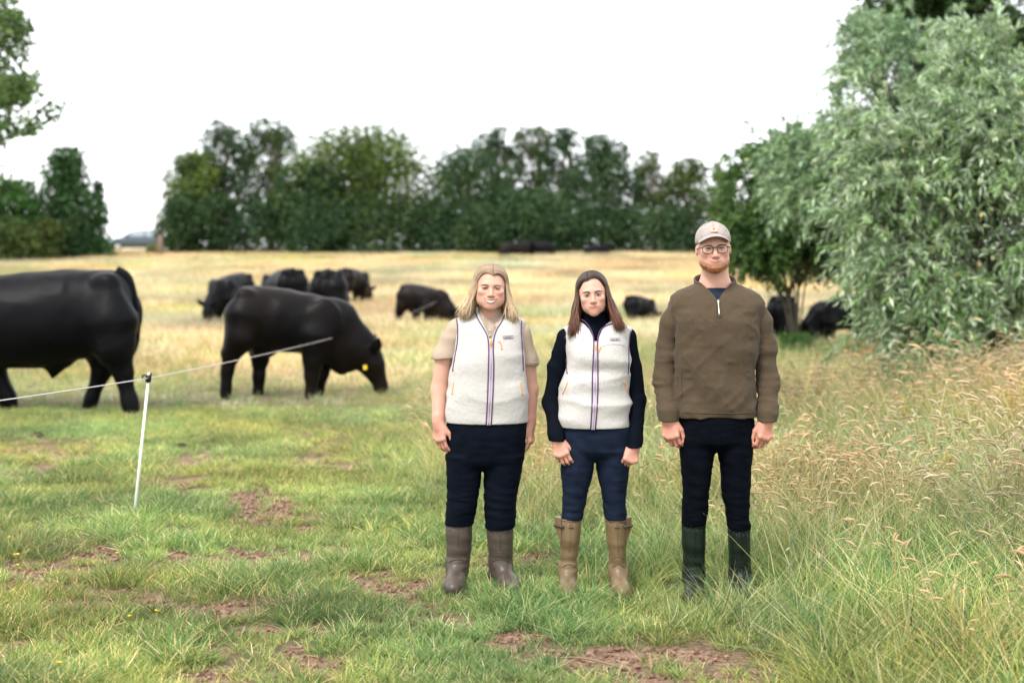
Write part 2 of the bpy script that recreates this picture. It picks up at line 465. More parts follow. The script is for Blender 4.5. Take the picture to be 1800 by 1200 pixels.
def sample(y0, y1, dens, margin=.12):
    """random ground points inside (and a little beside) the field of view"""
    A = .36 * (y1 ** 2 - y0 ** 2) * (1 + margin * 2) + 2.0 * (y1 - y0)
    N = int(A * dens)
    y = np.sqrt(rng.uniform(y0 ** 2, y1 ** 2, N))
    x = rng.uniform(-1, 1, N) * (y * .36 * (1 + margin) + .6)
    return x, y
def place(name, coll, x, y, scl, var, tint, tilt=.15, wind=0.0, sink=0.0):
    n = len(x)
    rot = np.c_[rng.normal(0, tilt, n), rng.normal(wind, tilt, n), rng.uniform(0, 6.28, n)]
    return scatter(name, coll, np.c_[x, y, gz(x, y) - sink], rot, scl, var, tint)
def tintv(x, y, seed, lo=.8, hi=1.25, f=1.5):
    n = fbm(x * f, y * f, 0, seed, 3)[:, None]; m = fbm(x * f * .5 + 9, y * f * .5, 0, seed + 5, 3)[:, None]
    b = 1.10 + .62 * n + rng.normal(0, .13, (len(x), 1))
    return np.clip(b * (1 + m * np.array([.35, .05, -.15])), .45, 1.8)

def feet_clear(x, y):   # no blades growing through the boots
    k = np.ones(len(x), bool)
    for (fx, fy) in FEET: k &= ((x - fx) / .058) ** 2 + ((y - fy) / .13) ** 2 > 1
    return k
FEET = [(-.265,6.98),(.02,6.98),(.27,6.93),(.51,6.93),(.885,6.83),(1.1,6.83)]

# 1 short trodden turf
x, y = sample(4.9, 15.5, 330)
S1 = soil(x, y); T1 = tallness(x, y)
k = (rng.random(len(x)) > S1 * .97) & (rng.random(len(x)) > T1 * .75) & feet_clear(x, y)
x, y = x[k], y[k]
nn = fbm(x * 2.2, y * 2.2, 0, 61, 3); S1 = S1[k]
lush = sstep(.05, .32, nn) * (1 - sstep(9, 13, y))
var = np.where(rng.random(len(x)) < lush, 4 + rng.integers(0, 3, len(x)), np.where(rng.random(len(x)) < sstep(7.5, 14, y) * .55 + .05, 7 + rng.integers(0, 2, len(x)), rng.integers(0, 4, len(x))))
scl = rng.uniform(.7, 1.15, len(x)) * (1 - .35 * S1) * (1 + .22 * lush)
place('short_turf_grass', C_turf, x, y, scl, var, tintv(x, y, 70) * np.array([1.2, 1.13, .95]))
# 2 longer green meadow grass beside and behind the people
x, y = sample(5.0, 24, 62)
T2 = tallness(x, y)
grn = .55 + .5 * fbm(x * .8, y * .8, 0, 90, 3)
k = (rng.random(len(x)) < T2 * (.95 - .55 * sstep(11, 20, y))) & feet_clear(x, y); x, y = x[k], y[k]
var = np.where(rng.random(len(x)) < .45, 4 + rng.integers(0, 3, len(x)), rng.integers(0, 4, len(x)))
hgt = (1 + .3 * sstep(1.4, 2.6, x)) * (1 - .45 * (1 - sstep(-1.2, .6, x)) * sstep(11, 14, y)) * rng.uniform(.6, 1.2, len(x)) * (.75 + .3 * sstep(.6, 1.6, x))
place('meadow_grass', C_mid, x, y, hgt, var, tintv(x, y, 71) * np.array([1.0, 1.06, .98]), .18, .08)
# 3 seed-headed dry grass on the right
x, y = sample(5.6, 20, 42)
T3 = tallness(x, y)
right = sstep(.75, 1.9, x - .02 * (y - 7)) * (1 - .35 * sstep(15, 22, y))
edge = sstep(6.0, 8.2, y)
cl = sstep(-.25, .25, fbm(x * 1.1, y * 1.1, 0, 95, 3))
edge = np.maximum(edge, sstep(1.35, 1.9, x) * .55)
pr = T3 * np.maximum(right * edge * (.08 + .92 * cl), .16 * sstep(7.2, 9, y))
k = (rng.random(len(x)) < pr) & feet_clear(x, y) & ~((x < -.7) & (y > 9)); x, y = x[k], y[k]
place('seed_headed_grass', C_tall, x, y, rng.uniform(.65, 1.15, len(x)) * (1 + .35 * sstep(1.8, 3.2, x)) * (1.12 - .55 * sstep(12, 17, y) * (x < .26 * y)), rng.integers(0, len(tall_t), len(x)), tintv(x, y, 72), .12, .1)
# 4 straw field up to the hedgerow
x, y = sample(12.5, 72, 21, .25)
T4 = tallness(x, y)
k = (rng.random(len(x)) < T4 * sstep(12, 17, y)); x, y = x[k], y[k]
g = fbm(x * .35, y * .22, 0, 99, 3) + .36 - .50 * sstep(16, 40, y) - .012 * x
far_p = np.where(rng.random(len(x)) < sstep(-.1, .5, g), np.where(rng.random(len(x)) < .5, 7 + rng.integers(0, 2, len(x)), rng.integers(0, 4, len(x))),
                 np.where(rng.random(len(x)) < .6, 4 + rng.integers(0, 3, len(x)), rng.integers(0, 4, len(x))))
sc4 = (1 - .62 * (1 - sstep(-.6, 1.2, x - .02 * y)) * (1 - sstep(17, 24, y))) * rng.uniform(.6, 1.25, len(x)) * (1 - .35 * sstep(30, 70, y)) * (.72 + .28 * sstep(12, 20, y))
place('straw_field_grass', C_far, x, y, sc4, far_p, tintv(x, y, 73, f=.5) * np.array([1.02, 1.0, 1.06]), .1, .05)

# 5 rank tufts growing in front of the man's boots
x = rng.uniform(.72, 1.36, 60); y = rng.uniform(6.30, 6.60, 60) + .12 * (np.abs(x - 1.0) < .05)
k = rng.random(60) < .9; x, y = x[k], y[k]
place('boot_side_grass', C_mid, x, y, rng.uniform(.35, .8, len(x)), rng.integers(0, 7, len(x)), tintv(x, y, 74), .2, .1)

# 6 crumbs of soil on the bare patches
M_clod = mat('soil_clods', (.20, .115, .082), .95, .1, noise=(40, (.34, .22, .155), .8), tint=True)
def clod(seed):
    mb = MB(); mb.ball((0, 0, .002), (.011, .009, .007), 4); v = mb.v[0]; v += .004 * np.stack([vnoise(v[:, 0] * 130, v[:, 1] * 130, v[:, 2] * 130, seed + q) for q in range(3)], -1); return mb.mesh('clod', False)
C_clod = tuft_coll('clods', [clod(k) for k in range(3)], M_clod)
x, y = sample(4.9, 10.5, 700); k = rng.random(len(x)) < sstep(.25, .8, soil(x, y)); x, y = x[k], y[k]
place('soil_crumbs', C_clod, x, y, rng.uniform(.25, 1.25, len(x)) ** 1.5, rng.integers(0, 3, len(x)), np.tile(rng.uniform(.6, 1.25, (len(x), 1)), (1, 3)), .4, 0, .003)
# ------------------------------------------------------------------ trees
def leaf_mesh(name, P, D, L, W, col, r, narrow=.5, fold=.12):
    """rhombic leaves: base P, direction D, length L, half width W"""
    n = len(P)
    rn = unit(r.normal(0, 1, (n, 3)) + np.array([0, 0, .9]))
    s = unit(np.cross(D, rn)); up = unit(np.cross(s, D))
    L = L[:, None]; W = W[:, None]
    mid = P + D * L * narrow + up * L * fold
    tip = P + D * L - up * L * .06
    V = np.stack([P, mid + s * W, tip, mid - s * W], 1).reshape(-1, 3)
    b = np.arange(n)[:, None] * 4
    Q = b + np.array([[0, 1, 2, 3]])
    # two triangles per leaf, lightly folded
    T = np.concatenate([b + np.array([[0, 1, 2]]), b + np.array([[0, 2, 3]])])
    return mk_mesh(name, V, None, T, False, {'col': np.repeat(col, 4, axis=0)})

def limb(mb, a, b, r0, r1, rr, wob=.12, n=6):
    a = np.asarray(a, float); b = np.asarray(b, float); t = np.linspace(0, 1, n)[:, None]
    L = np.linalg.norm(b - a)
    pts = a + (b - a) * t + np.array([0, 0, .10 * L]) * (t * (1 - t)) * 2 + rr.normal(0, wob * L * .25, (n, 3)) * (t * (1 - t)) * 3
    mb.tube(pts, np.linspace(r0, r1, n), 6)
    return pts

M_bark = mat('bark', (.10, .08, .06), .9, .2, noise=(9, (.20, .18, .14), .8), bump=(30, .8, .02))
M_leaf_dark = mat('leaf_hedgerow', (.050, .084, .026), .55, .2, attr='col', trans=.2)
M_leaf_will = mat('leaf_willow', (.135, .225, .080), .45, .5, attr='col', trans=.25, back=(.46, .54, .40))
M_leaf_light = mat('leaf_light', (.085, .145, .042), .5, .35, attr='col', trans=.3)

def crown_points(r, clusters, n, halo=.14):
    """leaves gathered in clumps: positions and outward directions"""
    c = np.asarray([k[:3] for k in clusters]); R = np.asarray([k[3:6] for k in clusters]); w = R.prod(1) ** (2 / 3); w /= w.sum()
    i = r.choice(len(c), n, p=w)
    d = unit(r.normal(0, 1, (n, 3)))
    rad = r.uniform(.12, 1, n) ** .42 * np.where(r.random(n) < halo, r.uniform(1.0, 1.5, n), 1)
    lump = 1 + .28 * vnoise(d[:, 0] * 2.6 + i * 3.1, d[:, 1] * 2.6, d[:, 2] * 2.6, 4)
    P = c[i] + d * R[i] * (rad * lump)[:, None]
    return P, d, i

def tree(name, label, x, y, H, W, seed, leafL=.16, n=6000, material=None, sparse=0, low=.12, cols=((1,1,1),), shape='dome', group='hedgerow trees', cat='tree', ncl=16, D=None, parts=('trunk', 'crown')):
    r = np.random.default_rng(seed)
    z0 = float(gz(x, y))
    t = empty(name, (x, y, z0 - .03), label, cat, group)
    mb = MB(); cl = []
    D = D or W
    top = np.array([r.normal(0, .06) * W, r.normal(0, .05) * W, H * .8])
    limb(mb, (0, 0, -.1), top, .03 * H * .8, .01 * H, r, .1, 8)
    for k in range(ncl):
        f = (k + .5) / ncl
        zz = H * (low + (1 - low) * (f ** .85))
        if shape == 'dome': w = math.sqrt(max(.05, 1 - ((zz / H - .38) / .66) ** 2))
        elif shape == 'cone': w = max(.12, 1.05 - zz / H) * 1.1
        else: w = max(.10, .85 - 1.15 * max(0, zz / H - .4) - .5 * max(0, .4 - zz / H))
        a = k * 2.4 + r.uniform(-.4, .4); q = w * r.uniform(.35, .8)
        c = np.array([math.cos(a) * W * .5 * q, math.sin(a) * D * .5 * q, zz])
        s = r.uniform(.75, 1.2) * (W * .22 * (.55 + .5 * w))
        s *= (1 - .35 * sparse)
        c[2] = min(c[2], H - s * .7)
        cl.append((*c, s * 1.15, s * 1.15, s * .9))
        st = np.array([0, 0, max(.1, zz * .5)]) * np.array([1, 1, 1.0])
        limb(mb, st + top * np.array([1, 1, 0]) * (st[2] / H), c, .011 * H, .003 * H, r, .15, 5)
    P, d, i = crown_points(r, cl, n)
    if sparse: 
        kk = vnoise(P[:, 0] * 1.6, P[:, 1] * 1.6, P[:, 2] * 1.6, seed) > -.35 + .35 * sparse; P, d, i = P[kk], d[kk], i[kk]
    P[:, 2] = np.maximum(P[:, 2], .05)
    dr = unit(d * .7 + r.normal(0, .7, P.shape) + np.array([0, 0, -.15]))
    cc = np.asarray(cols)[(i + (r.random(len(i)) < .25)) % len(cols)] * r.uniform(.7, 1.3, (len(P), 1))
    L = leafL * r.uniform(.6, 1.3, len(P))
    mb.obj(parts[0], M_bark, t)
    o = link(parts[1], leaf_mesh('crown', P, dr, L, L * .33, cc, r), material or M_leaf_dark, t)
    o['kind'] = 'stuff'
    return t

YG = ((1.3,1.25,1), (2.6,2.2,1.1), (1.8,1.7,1.0), (.9,1.0,1.0))
BG = ((.75,.95,1.25), (.9,1,1.1), (.65,.85,1.2))
OL = ((1.3,1.2,1.0), (1.0,1.05,1.0), (1.5,1.3,1.1))
def far_tree(px, top, wpx, y, **kw):
    p = at(px, y); s = s_at(y)
    H = (456 - top) / s + CAM_H - p.z
    return tree(x=p.x, y=y, H=H, W=wpx / s, **kw)
hedge_trees = [
 ('bushy_tree', 'leftmost bushy tree of the far hedgerow beside the gap with the car', 338, 268, 108, 66, dict(cols=YG, seed=101, n=7000, ncl=18, low=.05)),
 ('slender_tree', 'tall loose tree with a thin pointed top at the left end of the hedgerow', 390, 214, 140, 68, dict(cols=BG, seed=102, sparse=.5, shape='dome', n=8500, ncl=26)),
 ('loose_tree', 'tall airy tree left of the big round dome tree in the hedgerow', 478, 212, 150, 69, dict(cols=BG + OL[:1], seed=103, sparse=.4, n=9000, ncl=26)),
 ('dome_tree', 'largest round yellow-green dome tree in the middle of the hedgerow', 640, 230, 300, 66, dict(cols=YG, seed=104, n=19000, ncl=34, low=.03, D=4.5)),
 ('dark_tree', 'dark filler tree between the loose tree and the round dome tree', 545, 290, 130, 65, dict(cols=BG, seed=105, n=7000, low=.03)),
 ('rounded_tree', 'blue-green rounded tree directly right of the big dome tree', 815, 262, 180, 66, dict(cols=BG, seed=106, n=8000, low=.04, ncl=20)),
 ('thin_tree', 'spindly see-through tree rising above the blonde woman', 872, 226, 120, 70, dict(cols=BG, seed=107, sparse=.85, shape='dome', n=6500, low=.3, ncl=26)),
 ('thin_tree', 'spindly see-through tree between the two women, left of the straight one', 935, 224, 120, 71, dict(cols=OL, seed=108, sparse=.9, shape='dome', n=6000, low=.3, ncl=26)),
 ('thin_tree', 'narrow straight pointed tree above the dark-haired woman', 995, 226, 105, 70, dict(cols=BG, seed=109, sparse=.75, shape='dome', n=6000, low=.15, ncl=24)),
 ('dense_tree', 'dense dark upright tree above and right of the dark-haired woman', 1062, 240, 135, 66, dict(cols=BG, seed=110, n=7500, low=.03)),
 ('ragged_tree', 'ragged half-bare tree between the dense upright tree and the cap wearer', 1150, 270, 125, 67, dict(cols=OL, seed=111, sparse=.65, n=6500, ncl=22)),
 ('olive_tree', 'olive green tree at the right end of the hedgerow behind the cap', 1210, 280, 115, 65, dict(cols=OL, seed=112, sparse=.2, n=5500, low=.05)),
 ('low_tree', 'low wide tree under the sky gap behind the two women', 930, 335, 190, 65, dict(cols=BG, seed=113, n=9000, ncl=20, low=.03)),
 ('pale_tree', 'pale yellow-green tree peeping out beside the willow behind the man', 1275, 285, 70, 62, dict(cols=((1.7,1.6,1.2),), seed=114, sparse=.4, n=3500)),
]
for nm, lab, px, top, w, y, kw in hedge_trees:
    far_tree(px, top, w, y, name=nm, label=lab, leafL=.19, **kw)
# low dark bushes closing the foot of the hedgerow
bush_spots = [(318,352,80,'under the leftmost bushy tree'),(395,345,100,'under the tall loose tree'),(475,350,100,'below the airy tree'),
              (560,352,120,'at the left foot of the dome tree'),(660,345,140,'under the middle of the dome tree'),(760,350,120,'at the right foot of the dome tree'),
              (845,358,110,'behind the blonde hair'),(965,372,160,'above the resting cattle'),(1070,360,150,'under the dense upright tree'),(1180,365,120,'left of the man wearing the cap')]
for k, (px, top, w, where) in enumerate(bush_spots):
    far_tree(px, top, w, 63.5 + (k % 3) * .7, name='hedge_bush', label='low dark hedge bush ' + where, leafL=.17, n=4200, low=.02, seed=140 + k,
             cols=BG if k % 2 else OL[1:2] + BG, group='dark bushes along the foot of the hedgerow', cat='bush', ncl=12, parts=('stem', 'foliage'))
# left side
far_tree(118, 262, 150, 60, name='dark_conifer', label='dark pointed evergreen tree left of the gap with the car', leafL=.2, n=8500, seed=160, cols=((.7,1.05,1.1),(.85,1.1,1)), shape='cone', ncl=24, low=.02, group=None)
far_tree(172, 318, 40, 62, name='wispy_tree', label='small wispy sapling on the right flank of the dark evergreen', leafL=.18, n=1200, seed=161, cols=BG, sparse=.7, shape='column', group=None)
far_tree(20, 318, 92, 58, name='green_tree', label='fresh green tree at the left edge beside the dark evergreen', leafL=.2, n=5200, seed=162, cols=((1.1,1.6,1.2),(.8,1.1,1)), group=None)
for k, (px, top, w, lab) in enumerate([(20,385,110,'olive trimmed hedge bush at the left edge of the field'),(78,388,80,'brownish hedge bush below the dark evergreen'),(128,380,62,'dark hedge bush at the end of the left hedge')]):
    far_tree(px, top, w, 57 + k, name='hedge_bush', label=lab, leafL=.15, n=3500, low=.02, seed=170 + k, cols=(OL, ((1.7,1.3,1.1),(1.2,1.1,1)), BG)[k],
             group='bushes of the left hedge', cat='bush', ncl=12, parts=('stem', 'foliage'))
# overhanging branch of a nearer tree at the upper left
def overhang():
    y = 26.; s = s_at(y); r = np.random.default_rng(180)
    p = at(-190, y)
    t = empty('field_tree', p, 'nearer tree whose leafy branches hang into the upper left corner', 'tree')
    z = lambda py: (456 - py) / s + CAM_H - p.z
    X = lambda px: (px + 190) / s
    mb = MB(); limb(mb, (0, 0, -.1), (0, 0, z(-60)), .22, .08, r, .05, 8)
    cl = []
    for (px, py, rp) in [(-20,50,55),(22,45,34),(5,90,30),(-10,150,50),(35,165,44),(62,185,30),(10,205,40),(-30,230,45),(45,215,34),(20,250,18),(38,243,15),(-60,120,70),(-90,40,80),(-100,220,60),(-20,300,30),(2,318,22),(-30,10,50),(30,140,25),(-190,-60,110),(-150,60,90)]:
        R = rp / s; c = (X(px), r.normal(0, .5), z(py)); cl.append((*c, R, R * 1.2, R * .8))
        limb(mb, (0, 0, z(py) - .5), c, .04, .008, r, .12, 6)
    P, d, i = crown_points(r, cl, 14000)
    kk = vnoise(P[:, 0] * 3, P[:, 1] * 3, P[:, 2] * 3, 5) > -.25; P, d = P[kk], d[kk]
    dr = unit(d * .6 + r.normal(0, .7, P.shape) + np.array([0, 0, -.3]))
    L = .115 * r.uniform(.6, 1.3, len(P)); cc = np.asarray(((1.1,1.1,1.1),(1.5,1.4,1.3),(.8,.9,.9)))[r.integers(0, 3, len(P))] * r.uniform(.7, 1.3, (len(P), 1))
    mb.obj('trunk', M_bark, t)
    link('crown', leaf_mesh('crown', P, dr, L, L * .36, cc, r), M_leaf_light, t)['kind'] = 'stuff'
overhang()

# ------------------------------------------------------------------ willows: drooping sprays of narrow leaves
def willow(name, label, px, y, blobs, nspray, seed, material, floor=.25, gap=.0, leafL=.11, wid=.1, trunk_r=.16, cols=((1,1,1),), spl=(.26, .52), per=22, stems=((0, 0),), group=None, droop=.5):
    s = s_at(y); p = at(px, y); r = np.random.default_rng(seed)
    t = empty(name, p, label, 'tree', group)
    cl = []
    mb = MB()
    for (bx, by, rx, ry, dy) in blobs:
        c = np.array([(bx - px) / s, dy, (456 - by) / s + CAM_H - p.z]); R = (rx / s, (rx + ry) / 2 / s * .9, ry / s)
        cl.append((*c, *R))
    for k, (bx, by, rx, ry, dy) in enumerate(blobs):
        c = np.array(cl[k][:3]); sx, sy = stems[k % len(stems)]
        b0 = np.array([sx, sy, -.1]); m = b0 * .6 + c * .4 + np.array([0, 0, .25 * c[2]])
        pts = curve([b0, m, c], 12)
        mb.tube(pts, np.linspace(trunk_r * (1 if k < len(stems) else .45), .012, len(pts)), 6)
        for q in range(5):
            e = c + r.normal(0, .55, 3) * np.array(cl[k][3:6]); mb.tube(curve([pts[7], (pts[7] + e) / 2 + [0, 0, .15], e], 7), np.linspace(.03, .005, 7)[:len(curve([pts[7], e, e], 7))] if False else np.linspace(.028, .005, len(curve([pts[7], (pts[7] + e) / 2 + [0, 0, .15], e], 7))), 4)
    P0, d0, i0 = crown_points(r, cl, nspray)
    P0[:, 2] = np.maximum(P0[:, 2], floor + r.uniform(0, .25, nspray))
    kk = vnoise(P0[:, 0] * 1.5, P0[:, 1] * 1.5, P0[:, 2] * 1.5, seed) + .5 * vnoise(P0[:, 0] * 3.5, P0[:, 1] * 3.5, P0[:, 2] * 3.5, seed + 1) > gap
    P0, d0 = P0[kk], d0[kk]; nspray = len(P0)
    dirs = unit(d0 * .9 + r.normal(0, .45, d0.shape) + np.array([0, 0, .05]))
    Ls = r.uniform(*spl, nspray)
    T = np.tile(np.linspace(.0, 1, per), (nspray, 1)) + r.normal(0, .02, (nspray, per))
    P = P0[:, None] + dirs[:, None] * (T * Ls[:, None])[..., None]
    P[..., 2] -= droop * (T ** 2) * Ls[:, None]
    ax = unit(dirs[:, None] - np.array([0, 0, 1.])[None, None] * (2 * droop * T)[..., None])
    rnd = unit(r.normal(0, 1, P.shape)); side = unit(np.cross(ax, rnd))
    D = unit(ax * .75 + side * .6 + np.array([0, 0, -.10]))
    L = leafL * r.uniform(.42, 1.3, (nspray, per)) * (1 - .35 * np.abs(T - .5))
    sprc = np.asarray(cols)[r.integers(0, len(cols), nspray)] * r.uniform(.75, 1.25, (nspray, 1))
    cc = (sprc[:, None] * r.uniform(.8, 1.2, (nspray, per, 1))).reshape(-1, 3)
    yl = r.random(len(cc)) < .005; cc[yl] = cc[yl] * np.array([2.6, 1.7, .8])
    mb.obj('trunk', M_bark, t)
    o = link('crown', leaf_mesh('crown', P.reshape(-1, 3), D.reshape(-1, 3), L.ravel(), L.ravel() * wid, cc, r, .45, .06), material, t); o['kind'] = 'stuff'
    return t
SIL = ((1,1,1), (1.25,1.2,1.15), (.85,.9,.85), (1.1,1.15,1.0))
willow('willow', 'large silver-leaved willow filling the right edge above the tall grass', 1720, 15.5,
       [(1690,560,150,80,-.2),(1612,450,110,80,-.5),(1740,430,140,110,-.4),(1640,330,130,110,0),(1770,280,120,120,-.2),(1620,575,60,50,-.5),(1700,200,130,110,.4),(1790,120,110,110,.6),(1560,390,80,80,-.2),(1830,520,110,110,.2),(1600,230,100,95,.5),(1900,350,160,200,.4),(1745,515,100,75,.35),(1680,590,105,42,.1),(1790,600,80,50,.4),(1775,420,100,80,.3)],
       7400, 201, M_leaf_will, .3, -.13, .122, .13, .13, SIL, per=26, stems=((0,0),(-.25,.1),(.3,.15)))
willow('willow', 'second willow set back, its leafy slope rising from the man to the top edge', 1560, 20.,
       [(1488,405,82,86,-.3),(1520,300,95,90,0),(1470,285,62,55,.2),(1580,190,85,85,.3),(1620,120,100,100,.6),(1432,345,60,60,.1),(1402,258,45,42,.5),(1562,60,45,60,.8),(1515,205,36,40,.7),(1650,260,120,140,.9)],
       5400, 202, M_leaf_will, 1.7, -.08, .12, .135, .12, ((.85,.95,.85),(1.05,1.1,.95),(.7,.85,.75)))
willow('broadleaf_tree', 'darker green tree right behind the man with leaves down to the cattle', 1400, 22.5,
       [(1345,405,65,75,-.2),(1400,450,80,70,-.4),(1335,345,55,55,0),(1390,340,85,80,.1),(1450,390,70,90,.2),(1368,472,62,38,-.3),(1340,470,40,40,-.2),(1420,290,60,50,.4)],
       4600, 203, M_leaf_light, 1.7, -.1, .13, .17, .035, ((.85,1,.9),(1.3,1.3,1.1),(1,1.1,1),(.65,.85,.8)), droop=.35, per=18)
willow('tall_tree', 'tall dark tree showing above the willows at the top right', 1690, 27.,
       [(1670,30,75,90,0),(1610,20,60,60,.2),(1740,20,80,80,.3),(1560,10,50,40,.4),(1800,60,90,110,.2),(1690,-60,120,80,.3),(1690,180,120,120,.8)],
       3000, 204, M_leaf_dark, 2.0, -.2, .13, .24, .2, ((.8,1,1),(1.2,1.3,1.0),(.6,.8,.8)), per=20, droop=.3)
# ------------------------------------------------------------------ smooth solids: distance fields meshed into one continuous skin
def ax(lo, segs):
    """grid axis with changing step: segs = [(until, step), ...]"""
    out = [lo]
    for (e, st) in segs:
        n = max(1, int(round((e - out[-1]) / st)))
        out.extend(np.linspace(out[-1], e, n + 1)[1:])
    return np.asarray(out, np.float32)

class Vol:
    def __init__(s, xs, ys, zs):
        s.x, s.y, s.z = xs, ys, zs
        s.d = np.full((len(xs), len(ys), len(zs)), 1.0, np.float32)
    def like(s):
        return Vol(s.x, s.y, s.z)
    def sl(s, lo, hi):
        r = []
        for a, l, h in zip((s.x, s.y, s.z), lo, hi):
            i = int(np.searchsorted(a, l)); j = int(np.searchsorted(a, h, side='right'))
            r.append(slice(max(0, i - 1), min(len(a), j + 1)))
        return tuple(r)
    def xyz(s, sl):
        return s.x[sl[0]][:, None, None], s.y[sl[1]][None, :, None], s.z[sl[2]][None, None, :]
    def put(s, f, lo, hi, k=0.0, op='u', pad=None):
        pad = (k + .03) if pad is None else pad
        sl = s.sl(np.asarray(lo) - pad, np.asarray(hi) + pad)
        if any(a.stop <= a.start for a in sl): return
        d = f(*s.xyz(sl)).astype(np.float32); a = s.d[sl]
        if op == 'u':
            if k > 0:
                h = np.maximum(k - np.abs(a - d), 0) / k; a = np.minimum(a, d) - h * h * k * .25
            else: a = np.minimum(a, d)
        elif op == 's':
            d = -d
            if k > 0:
                h = np.maximum(k - np.abs(a - d), 0) / k; a = np.maximum(a, d) + h * h * k * .25
            else: a = np.maximum(a, d)
        s.d[sl] = a
    # -- shapes
    def cone(s, a, b, r1, r2, k=0.0, op='u', sy=1.0):
        a = np.asarray(a, float); b = np.asarray(b, float); ab = b - a; L2 = (ab * ab).sum() + 1e-12
        def f(x, y, z):
            px, py, pz = x - a[0], y - a[1], z - a[2]
            t = np.clip((px * ab[0] + py * ab[1] + pz * ab[2]) / L2, 0, 1)
            return np.sqrt((px - ab[0] * t) ** 2 + ((py - ab[1] * t) / sy) ** 2 + (pz - ab[2] * t) ** 2) - (r1 + (r2 - r1) * t)
        R = max(r1, r2) * max(1, sy)
        s.put(f, np.minimum(a, b) - R, np.maximum(a, b) + R, k, op)
    def chain(s, pts, rs, k=0.01, sy=1.0, op='u'):
        for i in range(len(pts) - 1): s.cone(pts[i], pts[i + 1], rs[i], rs[i + 1], k, op, sy)
    def ell(s, c, r, k=0.0, op='u', M=None):
        c = np.asarray(c, float); r = np.asarray(r, float)
        def f(x, y, z):
            p = [x - c[0], y - c[1], z - c[2]]
            if M is not None: p = [M[0][q] * p[0] + M[1][q] * p[1] + M[2][q] * p[2] for q in range(3)]   # M^T p
            k0 = np.sqrt((p[0] / r[0]) ** 2 + (p[1] / r[1]) ** 2 + (p[2] / r[2]) ** 2)
            k1 = np.sqrt((p[0] / r[0] ** 2) ** 2 + (p[1] / r[1] ** 2) ** 2 + (p[2] / r[2] ** 2) ** 2)
            return k0 * (k0 - 1) / (k1 + 1e-9)
        R = r if M is None else np.full(3, r.max())
        s.put(f, c - R, c + R, k, op)
    def loft(s, sec, k=0.0, op='u', p=2.0, axis=2, off=0.0, cap=True, disp=None):
        """sections (t, c1, c2, r1, r2) along an axis: axis 2 -> (z; x, y), axis 0 -> (x; y, z)"""
        sec = np.asarray(sorted(sec, key=lambda q: q[0]), float)
        T = np.linspace(sec[0, 0], sec[-1, 0], 240)
        C = np.stack([_pchip(sec[:, 0], sec[:, q], T) for q in range(1, 5)])
        t0, t1 = T[0], T[-1]
        def f(x, y, z):
            t, u, v = (z, x, y) if axis == 2 else (x, y, z)
            tt = np.clip(t, t0, t1)
            c1, c2, r1, r2 = (np.interp(tt.ravel(), T, C[q]).reshape(tt.shape) for q in range(4))
            r1 = r1 + off; r2 = r2 + off
            e = ((np.abs(u - c1) / r1) ** p + (np.abs(v - c2) / r2) ** p) ** (1 / p)
            d = (e - 1) * np.minimum(r1, r2)
            if disp is not None: d = d + disp(x, y, z)
            if cap: d = np.maximum(d, np.maximum(t - t1, t0 - t))
            return d
        m1, m2 = sec[:, 1], sec[:, 2]; e1, e2 = sec[:, 3] + abs(off), sec[:, 4] + abs(off)
        if axis == 2: lo = (min(m1 - e1), min(m2 - e2), t0); hi = (max(m1 + e1), max(m2 + e2), t1)
        else: lo = (t0, min(m1 - e1), min(m2 - e2)); hi = (t1, max(m1 + e1), max(m2 + e2))
        s.put(f, lo, hi, k, op)
    def fn(s, f, op='i', k=0.0):
        X, Y, Z = s.x[:, None, None], s.y[None, :, None], s.z[None, None, :]
        d = f(X, Y, Z)
        if op == 'i': s.d = np.maximum(s.d, d).astype(np.float32)
        elif op == 'add': s.d = (s.d + d).astype(np.float32)
    def front(s, x, z, inset=0.0):
        """y of the first surface seen from the front at (x, z)"""
        i = float(np.interp(x, s.x, np.arange(len(s.x)))); k = float(np.interp(z, s.z, np.arange(len(s.z))))
        i0, k0 = min(int(i), len(s.x) - 2), min(int(k), len(s.z) - 2); fi, fk = i - i0, k - k0
        c = (s.d[i0, :, k0] * (1 - fi) + s.d[i0 + 1, :, k0] * fi) * (1 - fk) + (s.d[i0, :, k0 + 1] * (1 - fi) + s.d[i0 + 1, :, k0 + 1] * fi) * fk
        n = np.nonzero(c < 0)[0]
        if not len(n): return float(s.y[int(np.argmin(c))])
        j = n[0]
        if j == 0: return float(s.y[0])
        t = c[j - 1] / (c[j - 1] - c[j])
        return float(s.y[j - 1] + t * (s.y[j] - s.y[j - 1])) - inset
    def mesh(s, name, smooth=2, col=None, origin=(0, 0, 0)):
        v, q = surface_nets(s)
        for _ in range(smooth): v = relax(v, q)
        at = {'col': col(v)} if col is not None else None
        return mk_mesh(name, v - np.asarray(origin), q, None, True, at)
    def obj(s, name, material, parent=None, smooth=2, col=None):
        return link(name, s.mesh(name, smooth, col), material, parent)

def _pchip(x, y, t):
    x = np.asarray(x, float); y = np.asarray(y, float)
    if len(x) < 3: return np.interp(t, x, y)
    h = np.diff(x); dl = np.diff(y) / h
    m = np.zeros(len(x)); m[0], m[-1] = dl[0], dl[-1]
    for i in range(1, len(x) - 1):
        if dl[i - 1] * dl[i] > 0:
            w1, w2 = 2 * h[i] + h[i - 1], h[i] + 2 * h[i - 1]; m[i] = (w1 + w2) / (w1 / dl[i - 1] + w2 / dl[i])
    i = np.clip(np.searchsorted(x, t, side='right') - 1, 0, len(x) - 2); u = (t - x[i]) / h[i]
    return (y[i] * (1 + 2 * u) * (1 - u) ** 2 + h[i] * m[i] * u * (1 - u) ** 2 + y[i + 1] * u ** 2 * (3 - 2 * u) + h[i] * m[i + 1] * u ** 2 * (u - 1))

